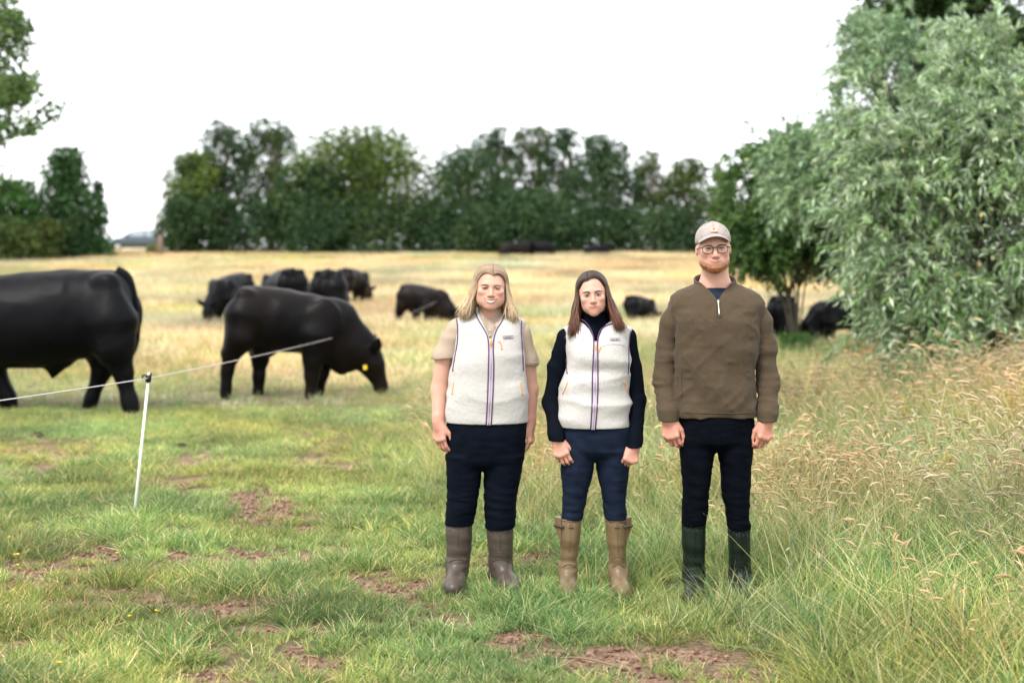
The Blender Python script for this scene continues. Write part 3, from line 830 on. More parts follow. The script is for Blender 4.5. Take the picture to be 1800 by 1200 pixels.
def surface_nets(s):
    d = s.d; neg = d < 0
    n = neg.astype(np.int8)
    cnt = sum(n[a:d.shape[0] - 1 + a, b:d.shape[1] - 1 + b, c:d.shape[2] - 1 + c] for a in (0, 1) for b in (0, 1) for c in (0, 1))
    act = (cnt > 0) & (cnt < 8)
    I, J, K = np.nonzero(act)
    idx = np.full(act.shape, -1, np.int32); idx[I, J, K] = np.arange(len(I))
    acc = np.zeros((len(I), 3)); num = np.zeros(len(I))
    co = (s.x, s.y, s.z)
    for axis in range(3):
        o = [q for q in range(3) if q != axis]
        for a in (0, 1):
            for b in (0, 1):
                s0 = [0, 0, 0]; s0[o[0]] = a; s0[o[1]] = b; s1 = list(s0); s1[axis] = 1
                d0 = d[I + s0[0], J + s0[1], K + s0[2]]; d1 = d[I + s1[0], J + s1[1], K + s1[2]]
                m = (d0 < 0) != (d1 < 0)
                t = np.where(m, d0 / np.where(m, d0 - d1, 1), 0)
                p = []
                for q, ii in enumerate((I, J, K)):
                    c0 = co[q][ii + s0[q]]; c1 = co[q][ii + s1[q]]; p.append(c0 + (c1 - c0) * t)
                acc += np.stack(p, -1) * m[:, None]; num += m
    v = acc / num[:, None]
    Q = []
    for axis in range(3):
        sh = [slice(None)] * 3; sh0 = list(sh); sh1 = list(sh); sh0[axis] = slice(0, -1); sh1[axis] = slice(1, None)
        ch = neg[tuple(sh0)] != neg[tuple(sh1)]
        o = [(axis + 1) % 3, (axis + 2) % 3]
        e = np.stack(np.nonzero(ch), -1)
        ok = np.ones(len(e), bool)
        for q in o: ok &= (e[:, q] > 0) & (e[:, q] < d.shape[q] - 1)
        e = e[ok]
        fl = neg[tuple(sh0)][e[:, 0], e[:, 1], e[:, 2]]
        def cell(a, b):
            c = e.copy(); c[:, o[0]] -= a; c[:, o[1]] -= b; return idx[c[:, 0], c[:, 1], c[:, 2]]
        q4 = np.stack([cell(1, 1), cell(0, 1), cell(0, 0), cell(1, 0)], -1)
        q4[~fl] = q4[~fl][:, ::-1]
        Q.append(q4)
    Q = np.concatenate(Q)
    return v, Q

def relax(v, q, lam=.5):
    a = q.ravel(); b = np.roll(q, -1, axis=1).ravel()
    n = len(v); acc = np.zeros((n, 3)); c = np.bincount(a, minlength=n) + np.bincount(b, minlength=n)
    for k in range(3):
        acc[:, k] = np.bincount(a, v[b, k], n) + np.bincount(b, v[a, k], n)
    m = acc / np.maximum(c, 1)[:, None]
    return v + (m - v) * lam
# ------------------------------------------------------------------ people
M_skin = mat('skin', (.585, .33, .245), .5, .35, attr='col', sss=.12, noise=(60, (.56, .295, .205), .35), bump=(300, .12, .001))
M_eyew = mat('eye_white', (.30, .27, .25), .25, .4)
M_iris = mat('iris', (.05, .035, .02), .2, .5)
M_irisb = mat('iris_blue', (.10, .14, .17), .2, .5)
M_teeth = mat('teeth', (.66, .58, .53), .4, .4)
M_lash = mat('lashes', (.02, .013, .01), .6, .3)
M_hair = mat('hair_strands', (1, 1, 1), .38, .5, attr='col')
M_fleece = mat('white_fleece', (.535, .515, .49), .95, .1, noise=(140, (.43, .415, .39), .6), bump=(260, .5, .005), sheen=.1)
M_purple = mat('purple_trim', (.085, .045, .12), .7, .3)
M_tape = mat('zip_tape', (.50, .42, .50), .7, .3)
M_orange = mat('orange_pull', (.75, .33, .07), .6, .3)
M_label = mat('label_white', (.72, .66, .70), .7, .3)
M_polo = mat('beige_polo', (.41, .325, .25), .85, .1, noise=(40, (.36, .28, .215), .5), bump=(420, .35, .002))
M_black = mat('black_knit', (.0035, .0050, .009), .9, .05, bump=(260, .4, .003))
M_navy = mat('navy_trousers', (.0026, .0040, .0085), .85, .05, noise=(18, (.0045, .0065, .0125), .7), bump=(320, .3, .002))
M_jeans = mat('blue_jeans', (.0065, .0105, .022), .85, .06, noise=(14, (.013, .020, .040), .8), bump=(380, .4, .002))
M_dark = mat('dark_trousers', (.0018, .0026, .0050), .85, .04, noise=(16, (.0032, .0045, .008), .7), bump=(320, .3, .002))
M_olive = mat('brown_sweater', (.082, .060, .038), .95, .1, noise=(90, (.060, .044, .028), .6), bump=(330, .5, .003), sheen=.08)
M_navyT = mat('navy_tshirt', (.010, .016, .034), .85, .25)
M_bootb = mat('brown_boot', (.050, .037, .030), .40, .4, noise=(10, (.080, .060, .048), .8), bump=(60, .15, .003))
M_boott = mat('tan_boot', (.125, .082, .040), .40, .4, noise=(9, (.185, .128, .07), .8), bump=(60, .15, .003))
M_bootg = mat('green_boot', (.004, .009, .006), .42, .2, noise=(10, (.011, .019, .013), .7), bump=(60, .15, .003))
M_sole = mat('boot_sole', (.018, .016, .015), .7, .3, noise=(25, (.06, .045, .03), .6))
M_sprig = mat('boot_mark', (.05, .035, .02), .5, .4)
M_cap = mat('cap_cloth', (.36, .315, .30), .85, .1, noise=(35, (.29, .25, .235), .7), bump=(300, .4, .002))
M_capu = mat('cap_underside', (.12, .10, .095), .9, .2)
M_patch = mat('cap_patch', (.58, .20, .10), .7, .3)
M_metal = mat('zip_metal', (.55, .53, .50), .35, .5, metal=.8)
M_specs = mat('spectacle_frame', (.028, .018, .016), .3, .5)
def lens_mat():
    m = bpy.data.materials.new('lens'); m.use_nodes = True; n, l = m.node_tree.nodes, m.node_tree.links
    p = n['Principled BSDF']; p.inputs['Base Color'].default_value = (1, 1, 1, 1); p.inputs['Roughness'].default_value = .05
    p.inputs['Transmission Weight'].default_value = 1; p.inputs['IOR'].default_value = 1.01; p.inputs['Coat Weight'].default_value = .35
    return m
M_lens = lens_mat()

class Body:
    """one standing person: px columns/rows of the photograph turned into metres at its own distance"""
    def __init__(s, px0, foot, Y):
        s.px0, s.foot, s.Y = px0, foot, Y; s.s = 2500 / Y
        s.org = at(px0, Y)
    def X(s, px): return (px - s.px0) / s.s
    def Z(s, py): return (456 - py) / s.s + CAM_H - s.org.z
    def sec(s, rows):          # (py, xl, xr, yc, depth) -> loft section
        return [(s.Z(py), (s.X(a) + s.X(b)) / 2, yc, abs(s.X(b) - s.X(a)) / 2, dp) for (py, a, b, yc, dp) in rows]
    def pt(s, px, py, y): return np.array([s.X(px), y, s.Z(py)])

class Head:
    def __init__(s, c, H, yaw=0, roll=0, pitch=0, wide=1.0):
        s.c = np.asarray(c, float); s.H = H; s.wide = wide
        s.R = np.array(Euler((pitch, roll, yaw), 'XYZ').to_matrix())
    def w(s, p):      # head units -> person space
        p = np.asarray(p, float) * np.array([s.wide, 1, 1])
        return s.c + (p * s.H) @ s.R.T
    def loc(s, v):    # person space -> head units
        return ((np.asarray(v) - s.c) @ s.R) / s.H / np.array([s.wide, 1, 1])
    def ell(s, V, c, r, k=.0, op='u', rx=0):
        M = s.R @ np.array(Euler((rx, 0, 0)).to_matrix())
        V.ell(s.w(c), np.asarray(r) * s.H * np.array([s.wide, 1, 1]), k * s.H, op, M)
    def cone(s, V, a, b, r1, r2, k=0, op='u'):
        V.cone(s.w(a), s.w(b), r1 * s.H, r2 * s.H, k * s.H, op)

def head_shape(V, h, man=False, smile=0.0, jaw=1.0, full=0.0, gape=0.0):
    e, c = h.ell, h.cone
    e(V, (0, .05, .64), (.345, .44, .36))
    e(V, (0, -.07, .48), (.325, .345, .36), .1)
    # jaw and cheeks
    e(V, (0, -.10, .27), (.285 * jaw, .31, .22), .12)
    e(V, (0, -.20, .15), (.215 * jaw, .22, .145), .1)
    for sx in (-1, 1):
        e(V, (sx * .225 * jaw, -.02, .22), (.075, .13, .11), .1)
        e(V, (sx * .175, -.30, .375 + .03 * smile), (.105 + .02 * full, .075 + .02 * smile, .085), .08)
    e(V, (0, -.345, .065), (.115 * jaw, .085, .075), .09)
    e(V, (0, -.36, .56), (.21, .06, .06), .08)                       # brow
    for sx in (-1, 1): e(V, (sx * .14, -.440, .487), (.088, .082, .050), .06, 's')   # sockets
    # nose
    c(V, (0, -.385, .52), (0, -.475, .345), .034, .048, .045)
    e(V, (0, -.49, .335), (.048, .04, .04), .03)
    for sx in (-1, 1):
        e(V, (sx * .055, -.44, .322), (.034, .045, .032), .025)
        e(V, (sx * .028, -.475, .296), (.016, .02, .012), .012, 's')
    # mouth
    e(V, (0, -.345, .215), (.155, .085, .11), .09)
    def on(x, z, dy=0.0):
        q = h.w((x, -.4, z)); q[1] = V.front(q[0], q[2]) + dy * h.H; return q
    mw = .100 + .034 * smile + .012 * gape
    M = h.R
    pts = []
    for i in range(9):
        u = -1 + 2 * i / 8; x = mw * u; up = (.006 + smile * .046) * u * u; th = 1 - .8 * u * u
        pts.append((on(x, .221 + up + .008 * gape * (1 - u * u), .004), on(x, .187 + up - .004 * smile - .026 * gape * (1 - u * u), .004), on(x, .205 + up - .003 * smile - .008 * gape * (1 - u * u), 0), th, u))
    for (pu, pl, pg, th, u) in pts:
        V.ell(pu, np.array([.026, .011, .008 + .009 * th]) * h.H, .016 * h.H, 'u', M)
        V.ell(pl, np.array([.028, .013, .007 + .015 * th]) * h.H, .016 * h.H, 'u', M)
    V.mouth = [p[2] for p in pts]
    if smile > 3:
        for sx in (-1, 1):
            P_ = []
            for (x, z) in ((.075, .325), (.125, .275), (.160, .205)):
                q = h.w((sx * x, -.4, z)); q[1] = V.front(q[0], q[2]); P_.append(q)
            for a, b in zip(P_[:-1], P_[1:]): V.cone(a, b, .010 * h.H, .007 * h.H, .03 * h.H, 's')
    if full:
        for sx in (-1, 1): e(V, (sx * .19 * jaw, -.20, .25), (.09, .11, .13), .1)
    # eyelids
    for sx in (-1, 1):
        e(V, (sx * .14, -.352, .487), (.072, .062, .048), .02)
    # ears
    for sx in (-1, 1):
        e(V, (sx * .362, .04, .455), (.032, .075, .108), .03, 'u')
        e(V, (sx * .392, .0, .46), (.014, .04, .066), .015, 's')

def eyes(h, parent, iris, open_=1.0, white=True):
    for sx in (-1, 1):
        mb = MB(); mb.ball(h.w((sx * .14, -.40, .486)), np.array([.060, .018, .022 * open_]) * h.H, 8, rot=h.R)
        e = mb.obj('eye', M_eyew, parent)
        mb = MB(); mb.ball(h.w((sx * .138, -.412, .487)), np.array([.027, .009, .0205 * min(1, open_ + .1)]) * h.H, 6, rot=h.R); mb.obj('iris', iris, e)
        mb = MB()
        u = np.linspace(-1, 1, 7)
        mb.tube([h.w((sx * .14 + .062 * q, -.415 + .03 * q * q, .494 + .018 * open_ * (1 - q * q))) for q in u], .0105 * h.H, 4); mb.obj('eyelashes', M_lash, e)

M_mouth = mat('mouth_line', (.22, .07, .06), .5, .3)
def mouth_line(h, V, parent, r=.006, sag=0.0):
    mb = MB(); P = []
    for p in V.mouth:
        q = p.copy(); u = h.loc(q)[0] / .12; q[2] -= sag * h.H * (1 - u * u); q[1] = V.front(q[0], q[2]) + .0004; P.append(q)
    P = curve(P, 20); t = np.linspace(-1, 1, len(P)); mb.tube(P, h.H * r * (.55 + .45 * (1 - t * t)), 5); mb.obj('mouth', M_mouth, parent)

def brows(h, V, parent, colr, z=.565, thick=.014, arch=.02):
    for sx in (-1, 1):
        mb = MB(); r = np.random.default_rng(5)
        for k in range(46):
            t = k / 45; x = .055 + .155 * t; zz = z + arch * math.sin(t * 2.4) - .014 * (1 - t) - .012 * t * t
            for q in range(3):
                dz = r.normal(0, thick * .45 * (1 - .5 * t))
                a = h.w((sx * x, -.4, zz + dz)); b = h.w((sx * (x + .035), -.4, zz + dz + .012 - .025 * t))
                a[1] = V.front(a[0], a[2]) - .0006; b[1] = V.front(b[0], b[2]) - .0012
                mb.tube([a, b], [.0048 * h.H, .0016 * h.H], 3, c=np.array(colr) * r.uniform(.7, 1.2))
        mb.obj('eyebrow', M_hair, parent)

def hand(V, wrist, u, v, w, S=1.0, curl=(.35, .5, .4), spread=.06, thumb=(.5, .6, -.35), side=1):
    """u towards the fingertips, v towards the thumb side, w out of the back of the hand"""
    wrist = np.asarray(wrist, float)
    u = unit(np.asarray(u, float)); v = np.asarray(v, float); v = unit(v - u * (u @ v)); w0 = np.asarray(w, float); w = np.cross(u, v); w = w if w @ w0 > 0 else -w
    P = lambda a, b, c: wrist + (u * a + v * b + w * c) * S
    V.cone(wrist - u * .03 * S, P(.02, 0, 0), .026 * S, .026 * S, .015)
    offs = (.030, .010, -.011, -.030)
    lens = ((.040, .024, .020), (.044, .028, .021), (.041, .026, .021), (.033, .020, .018))
    rads = (.0098, .0102, .0097, .0085)
    for q, (o, L, r) in enumerate(zip(offs, lens, rads)):
        kn = P(.088 - .006 * abs(o) / .03 - (.008 if q == 3 else 0), o * 1.05, .004)
        V.cone(P(.012, o * .62, 0), kn, .0145 * S, .0128 * S, .014)
        V.ell(kn + w * .004 * S, np.array([.0105, .0105, .0105]) * S, .008)
        d = u + v * (o / .03) * spread; a = 0; p = kn
        for j, (ll, cu) in enumerate(zip(L, curl)):
            a += cu * (1 + .12 * q)
            dd = unit(d * math.cos(a) - w * math.sin(a))
            e = p + dd * ll * S
            V.cone(p, e, r * S * (1 - .1 * j), r * S * (.93 - .12 * j), .003)
            p = e
    V.cone(P(.018, .012, -.006), P(.05, .03, -.012), .017 * S, .0135 * S, .014)
    t0 = P(.028, .028, -.010); d = unit(u * thumb[0] + v * thumb[1] + w * thumb[2])
    t1 = t0 + d * .036 * S; d2 = unit(d + u * .45 - v * .35); t2 = t1 + d2 * .030 * S; d3 = unit(d2 + u * .3 - v * .25); t3 = t2 + d3 * .024 * S
    V.cone(t0, t1, .0145 * S, .0118 * S, .012); V.cone(t1, t2, .0112 * S, .0098 * S, .004); V.cone(t2, t3, .0098 * S, .0078 * S, .003)

def skin_col(h, blush=1.0, lip=(.88, .62, .64), beard=0, ruddy=0.0, mz=0.0):
    def f(v):
        q = h.loc(v); c = np.ones((len(v), 3))
        inh = (q[:, 2] > -.1)
        smu = np.zeros(len(v))
        lm = (1 - sstep(.75, 1.1, np.sqrt((q[:, 0] / .125) ** 2 + ((q[:, 2] - .203 - mz - 1.6 * mz * 0 - 2.4 * LIPUP * q[:, 0] ** 2) / .042) ** 2))) * (q[:, 1] < -.36) * inh
        c = c * (1 - lm[:, None]) + lm[:, None] * np.array(lip)
        for sx in (-1, 1):
            b = np.exp(-(((q[:, 0] - sx * .19) / .09) ** 2 + ((q[:, 2] - .36) / .09) ** 2)) * (q[:, 1] < -.1) * inh * .30 * blush
            c *= 1 - b[:, None] * np.array([0.02, .45, .42])
        b = np.exp(-((q[:, 0] / .06) ** 2 + ((q[:, 2] - .335) / .06) ** 2)) * (q[:, 1] < -.4) * inh * .22 * blush
        c *= 1 - b[:, None] * np.array([0.0, .4, .4])
        if beard:
            ax_ = np.abs(q[:, 0])
            st = sstep(.06, .0, q[:, 2] - .13 - .42 * np.clip(ax_ - .10, 0, 1)) * (q[:, 1] < -.0) * sstep(.0, .05, q[:, 2]) * .65
            mo = np.exp(-((q[:, 2] - .262 - .9 * ax_ ** 2) / .018) ** 2) * sstep(.17, .11, ax_) * (q[:, 1] < -.3) * .40
            m = np.maximum(st, mo)[:, None] * (1 - lm[:, None]); m = m * (.75 + .5 * fbm(q[:, 0] * 30, q[:, 1] * 30, q[:, 2] * 30, 9, 2)[:, None])
            c = c * (1 - m) + m * np.array([.46, .34, .22])
        low = sstep(1.02, .85, v[:, 2])             # hands a little pinker
        c *= 1 - low[:, None] * np.array([.02, .14, .14]) * (1 + ruddy)
        n = fbm(v[:, 0] * 25, v[:, 1] * 25, v[:, 2] * 25, 8, 3)[:, None]
        return np.clip(c * (1 + n * np.array([.05, .09, .09])), 0, 1.3)
    return f
LIPUP = .5

def folds(amp, fz, fx, seed, z0=None, z1=None, lean=0.0):
    """soft cloth folds as a small change of the distance field"""
    def f(x, y, z):
        x, y, z = np.broadcast_arrays(x, y, z)
        n = vnoise(x * fx + lean * z * fx, y * fx, z * fz, seed); n = 1 - np.abs(n) * 2
        n2 = vnoise(x * fx * 2.1, y * fx * 2.1, z * fz * 1.9, seed + 3) * .4
        m = 1.0
        if z0 is not None: m = sstep(z0 - .06, z0 + .02, z) * (1 - sstep(z1 - .02, z1 + .06, z))
        return -amp * (n + n2) * m
    return f

def trousers(B, rows_hip, rows_l, rows_r, material, parent, seed, knees, name='trousers'):
    xs = [r[1] for r in rows_l + rows_hip] + [r[2] for r in rows_r + rows_hip]
    V = Vol(ax(B.X(min(xs)) - .04, [(B.X(max(xs)) + .04, .006)]), ax(-.22, [(.24, .006)]), ax(B.Z(max(r[0] for r in rows_l + rows_r)) - .03, [(B.Z(min(r[0] for r in rows_hip)) + .03, .006)]))
    V.loft(B.sec(rows_hip), p=2.2)
    V.loft(B.sec(rows_l), .02, p=2.0)
    V2 = V.like(); V2.loft(B.sec(rows_hip), p=2.2); V2.loft(B.sec(rows_r), .02, p=2.0); V.d = np.minimum(V.d, V2.d)
    V.fn(folds(.0016, 20, 9, seed, lean=1.8), 'add'); V.fn(folds(.0018, 60, 14, seed + 2, lean=1.0), 'add')
    for (a, b, am) in knees: V.fn(folds(am * .5, 58, 11, seed + 7, B.Z(b), B.Z(a), .9), 'add')
    o = V.obj(name, material, parent)
    return V, o

def boot(B, rows, toe, ang, material, parent, marks=None, L=.27, ws=.92, heelz=0.0, seams=True, seam_mat=None):
    """rubber boot: shaft from rows, foot pointing to the viewer turned by ang"""
    a = math.radians(ang); f = np.array([math.sin(a), -math.cos(a), 0]); sd = np.array([math.cos(a), math.sin(a), 0])
    an = rows[-1]; cx = (B.X(an[1]) + B.X(an[2])) / 2; cy = an[3]
    xs = [B.X(r[1]) for r in rows] + [B.X(r[2]) for r in rows]
    V = Vol(ax(min(xs) - .12, [(max(xs) + .12, .005)]), ax(-.30, [(.22, .005)]), ax(-.02, [(B.Z(rows[0][0]) + .02, .005)]))
    V.loft(B.sec(rows), p=2.0)
    heel = np.array([cx, cy, 0]) - f * .045
    top = B.Z(rows[0][0])
    V.cone(heel + [0, 0, .055], np.array([cx, cy, .12]), .043 * ws, .046 * ws, .04)
    ball = heel + f * (L * .66) + [0, 0, .042]; tip = heel + f * (L - .045) + [0, 0, .040]
    V.cone(np.array([cx, cy, .10]) + f * .02, ball, .045 * ws, .043 * ws, .04)
    V.cone(ball, tip, .046 * ws, .039 * ws, .03)
    V.cone(heel + [0, 0, .045], ball, .042 * ws, .045 * ws, .03)
    V.fn(lambda x, y, z: (0.012 - z) + 0 * x + 0 * y)
    V.fn(folds(.0035, 30, 5, 31, .10, .24, .5), 'add')
    V.fn(folds(.0018, 9, 6, 35), 'add')
    V2 = V                                                     # open top
    inner = Vol(V.x, V.y, V.z); inner.loft(B.sec([(r[0], r[1], r[2], r[3], r[4]) for r in rows]), off=-.006, cap=False)
    V.d = np.maximum(V.d, np.where(V.z[None, None, :] > top - .03, -inner.d, -1)).astype(np.float32)
    o = V.obj('boot', material, parent)
    # sole
    W = Vol(V.x, V.y, ax(-.02, [(.05, .004)]))
    W.cone(heel + [0, 0, .015], ball * [1, 1, 0] + [0, 0, .015], .046 * ws, .050 * ws, .02); W.cone(ball * [1, 1, 0] + [0, 0, .015], tip * [1, 1, 0] + [0, 0, .015], .050 * ws, .043 * ws, .02)
    W.fn(lambda x, y, z: np.maximum(z - .022, -z) + 0 * x + 0 * y)
    W.obj('sole', M_sole, o, 1)
    if seams:
        mb = MB(); sm = seam_mat or material
        zs = np.linspace(.22, top - .02, 14)
        xm = lambda z: float(np.interp(z, [B.Z(r[0]) for r in rows][::-1], [(B.X(r[1]) + B.X(r[2])) / 2 for r in rows][::-1]))
        mb.tube([(xm(z), V.front(xm(z), z), z) for z in zs], .0022, 4)
        hw = lambda z: float(np.interp(z, [B.Z(r[0]) for r in rows][::-1], [(B.X(r[2]) - B.X(r[1])) / 2 for r in rows][::-1]))
        u = np.linspace(-.75, .75, 9)
        for zc in (.185, .150):
            mb.tube([(xm(zc) + q * hw(zc), V.front(xm(zc) + q * hw(zc), zc - .03 * q * q), zc - .03 * q * q + .012) for q in u], .0024, 4)
        u = np.linspace(-.92, .92, 11)
        mb.tube([(xm(top - .012) + q * hw(top - .01), V.front(xm(top - .012) + q * hw(top - .01), top - .012), top - .012) for q in u], .003, 4)
        mb.obj('seam', sm, o)
    return V, o

def strands(h, parent, spec, name='hair'):
    """hair locks from the parting over the skull and down; spec is a list of dicts"""
    mb = MB()
    for sp in spec:
        r = np.random.default_rng(sp['seed'])
        sx = sp['side']; n = sp['n']
        for k in range(n):
            t = r.uniform(0, 1)
            px = sp.get('part', 0.0)
            y0 = sp.get('y0', -.395) + .84 * t
            ys = sp.get('ys', -.20) + sp.get('yspan', .55) * t + r.normal(0, .02)
            lay = r.uniform(0, 1)
            rx, ry, rz = .385 + .03 * lay, .475 + .03 * lay, .385 + .025 * lay
            pts = []
            for q in np.linspace(0.0, 1, 8):
                yy = y0 + (ys - y0) * q ** 1.3
                ry_ = min(.97, abs(yy - .05) / ry)
                X = px + (sx * rx * math.sqrt(1 - ry_ ** 2) * .995 - px) * math.sin(q * math.pi / 2)
                zz = .64 + rz * math.sqrt(max(0, 1 - (X / rx) ** 2 - ry_ ** 2)) - .05 * q ** 4
                pts.append((X, yy, zz))
            zt = sp['z1'] + r.normal(0, .05) + sp.get('slope', 0) * t
            fl = sp['flare'] * (1 - .35 * t) + r.normal(0, sp.get('spread', .035))
            x1, y1, z1 = pts[-1]
            m = 7
            wv = r.uniform(.015, .05) * sp.get('wave', 1); ph = r.uniform(0, 6.28); cu = r.normal(-.05, .05)
            for q in np.linspace(.15, 1, m):
                pts.append((x1 + sx * fl * q ** 1.4 + wv * math.sin(q * 7 + ph) * q + sx * cu * max(0, q - .6) ** 2 * 4, y1 + (sp.get('yend', -.1) - y1 * .25) * q ** 2 * (1 - t * .8) + r.normal(0, .004), z1 + (zt - z1) * q))
            P = curve([h.w(p) for p in pts], 20)
            tt = np.linspace(0, 1, len(P))
            c0 = np.array(sp['c0'][r.integers(len(sp['c0']))]) * r.uniform(.6, 1.3); c1 = np.array(sp['c1'][r.integers(len(sp['c1']))]) * r.uniform(.65, 1.3)
            rad = h.H * r.uniform(.008, .0135) * np.clip(np.minimum(tt * 12 + .5, (1 - tt) * 6 + .15), 0, 1)
            a = len(mb.v); mb.tube(P, rad, 4)
            cc = c0 + (c1 - c0) * sstep(.3, .85, tt)[:, None]
            mb.c.append(np.vstack([np.repeat(cc, 4, axis=0), cc[:1], cc[-1:]]))
    return mb.obj(name, M_hair, parent)

def hair_volume(h, side, name, material, parent, res=.006):
    c = h.c; H = h.H
    V = Vol(ax(c[0] - .75 * H, [(c[0] + .75 * H, res)]), ax(c[1] - .65 * H, [(c[1] + .75 * H, res)]), ax(c[2] - .75 * H, [(c[2] + 1.2 * H, res)]))
    h.ell(V, (0, .06, .650), (.372, .458, .368))
    for sx, pts in side:
        for i in range(len(pts) - 1):
            (a, ra), (b, rb) = pts[i], pts[i + 1]
            h.cone(V, (sx * a[0], a[1], a[2]), (sx * b[0], b[1], b[2]), ra, rb, .1)
    h.ell(V, (0, .24, .20), (.38, .20, .50), .1)
    h.ell(V, (0, -.50, .48), (.325, .41, .475), .05, 's')
    h.ell(V, (0, -.30, .0), (.25, .35, .42), .06, 's')
    return V

# ------------------------------------------------------------------ the fleece vest with purple trims
def vest(B, parent, rows, vtop, trims, arm, pockets, logo, chest, pull, zl, seed, collar_rows, hemz):
    xs = [r[1] for r in rows] + [r[2] for r in rows]
    V = Vol(ax(B.X(min(xs)) - .05, [(B.X(max(xs)) + .05, .005)]), ax(-.24, [(.26, .005)]), ax(B.Z(rows[-1][0]) - .03, [(B.Z(collar_rows[0][0]) + .04, .005)]))
    V.loft(B.sec(rows), p=2.25)
    V.loft(B.sec(collar_rows), .02, p=2.0)
    V.fn(folds(.012, 8, 3.2, seed, B.Z(rows[-1][0]) + .03, B.Z(630), .6), 'add')
    V.fn(folds(.003, 16, 8, seed + 5), 'add')
    V.fn(lambda x, y, z: .0010 * vnoise(*np.broadcast_arrays(x * 110, y * 110, z * 110), seed + 2), 'add')
    solid = V.like(); solid.d = V.d.copy()
    V.d = np.maximum(V.d, -(V.d + .017))                         # hollow cloth
    (vx, vy) = vtop[-1]
    zz = np.array([B.Z(p[1]) for p in vtop])[::-1]; hw = np.array([B.X(p[0]) - B.X(vx) for p in vtop])[::-1]
    cut = lambda x, y, z: np.maximum(np.abs(x - B.X(vx)) - np.interp(np.broadcast_to(z, z.shape).ravel(), zz, hw, left=-.05).reshape(z.shape), y - .045)
    V.fn(lambda x, y, z: -cut(x, y, z))
    V.fn(lambda x, y, z: (B.Z(rows[-1][0]) + .004 - z) + 0 * x + 0 * y)
    o = V.obj('vest', M_fleece, parent, 1)
    def surf(px, py, off=.002): 
        return (B.X(px), solid.front(B.X(px), B.Z(py)) - off, B.Z(py))
    for tr in trims:
        P = curve(tr, 40); mb = MB(); mb.tube([surf(*p) for p in P], .0033, 6); mb.obj('piping', M_purple, o)
    P0, P1 = curve(trims[0], 60), curve(trims[1], 60)
    mb = MB()                                                  # zip tape between the two trims
    L = []; Rr = []
    for py in np.linspace(zl[0], zl[1], 40):
        a = np.interp(py, P0[:, 1], P0[:, 0]); b = np.interp(py, P1[:, 1], P1[:, 0])
        L.append(surf(a + .6, py, .0012)); Rr.append(surf(b - .6, py, .0012))
    v = np.stack([L, Rr], 1).reshape(-1, 3); k = np.arange(39) * 2
    mb.add(v, np.c_[k, k + 1, k + 3, k + 2]); mb.obj('zip_tape', M_tape, o)
    mb = MB(); mid = [((a[0] + b[0]) / 2, min(a[1], b[1]) - .001, a[2]) for a, b in zip(L, Rr)]
    mb.tube(mid, .0019, 5); mb.obj('zip_teeth', M_metal, o)
    mb = MB(); a = np.array(surf(pull[0], pull[1], .006)); mb.tube([a, a + [.001, -.004, -.018], a + [.002, -.002, -.042]], [.0045, .0058, .0042], 6, flat=.6); mb.obj('zip_pull', M_orange, o)
    for ar in arm:
        P = curve(ar, 24); mb = MB()
        for side in (0,): mb.tube([(B.X(p[0]), solid_edge(solid, B, p), B.Z(p[1])) for p in P], .0036, 6)
        mb.obj('armhole_piping', M_purple, o)
    for (a, b) in pockets:
        mb = MB(); P = [surf(a[0] + (b[0] - a[0]) * t, a[1] + (b[1] - a[1]) * t, .001) for t in np.linspace(0, 1, 8)]
        mb.tube(P, .0032, 5); mb.obj('pocket_zip', M_orange, o)
    (lx0, ly0, lx1, ly1) = logo
    mb = MB(); g = [(lx0 + (lx1 - lx0) * i / 5, ly0 + (ly1 - ly0) * j) for i in range(6) for j in (0, 1)]
    v = [surf(a, b, .0035) for (a, b) in g]; k = np.arange(5) * 2
    mb.add(v, np.c_[k, k + 1, k + 3, k + 2]); pa = mb.obj('chest_label', M_purple, o)
    mb = MB(); g = [(lx0 + .8 + (lx1 - lx0 - 1.6) * i / 5, ly0 + .9 + (ly1 - ly0 - 1.8) * j) for i in range(6) for j in (0, 1)]
    mb.add([surf(a, b, .0045) for (a, b) in g], np.c_[k, k + 1, k + 3, k + 2]); mb.obj('label_field', M_label, o)
    mb = MB(); r = np.random.default_rng(3)                    # the tiny unreadable stitched lettering of the label
    n = 9
    for i in range(n):
        x0 = lx0 + 2 + (lx1 - lx0 - 4) * i / n; w = (lx1 - lx0 - 4) / n * .62
        mb.tube([surf(x0, ly1 - 1.3, .0052), surf(x0, ly0 + 1.3, .0052)], .0008, 4)
        if i % 3 != 1: mb.tube([surf(x0, ly0 + 1.5, .0052), surf(x0 + w, ly0 + 1.5, .0052)], .0008, 4)
        if i % 2: mb.tube([surf(x0 + w, ly1 - 1.3, .0052), surf(x0 + w, ly0 + 1.5, .0052)], .0008, 4)
    mb.obj('label_lettering', M_purple, o)
    for (kind, pts) in chest:
        mb = MB(); P = [surf(*p, .001) for p in curve(pts, 10)]
        mb.tube(P, .0032 if kind == 'pull' else .0016, 5); mb.obj('chest_zip_pull' if kind == 'pull' else 'chest_pocket_zip', M_orange if kind == 'pull' else M_tape, o)
    return solid, o
def solid_edge(V, B, p):
    x = B.X(p[0]); return V.front(x, B.Z(p[1])) - .001

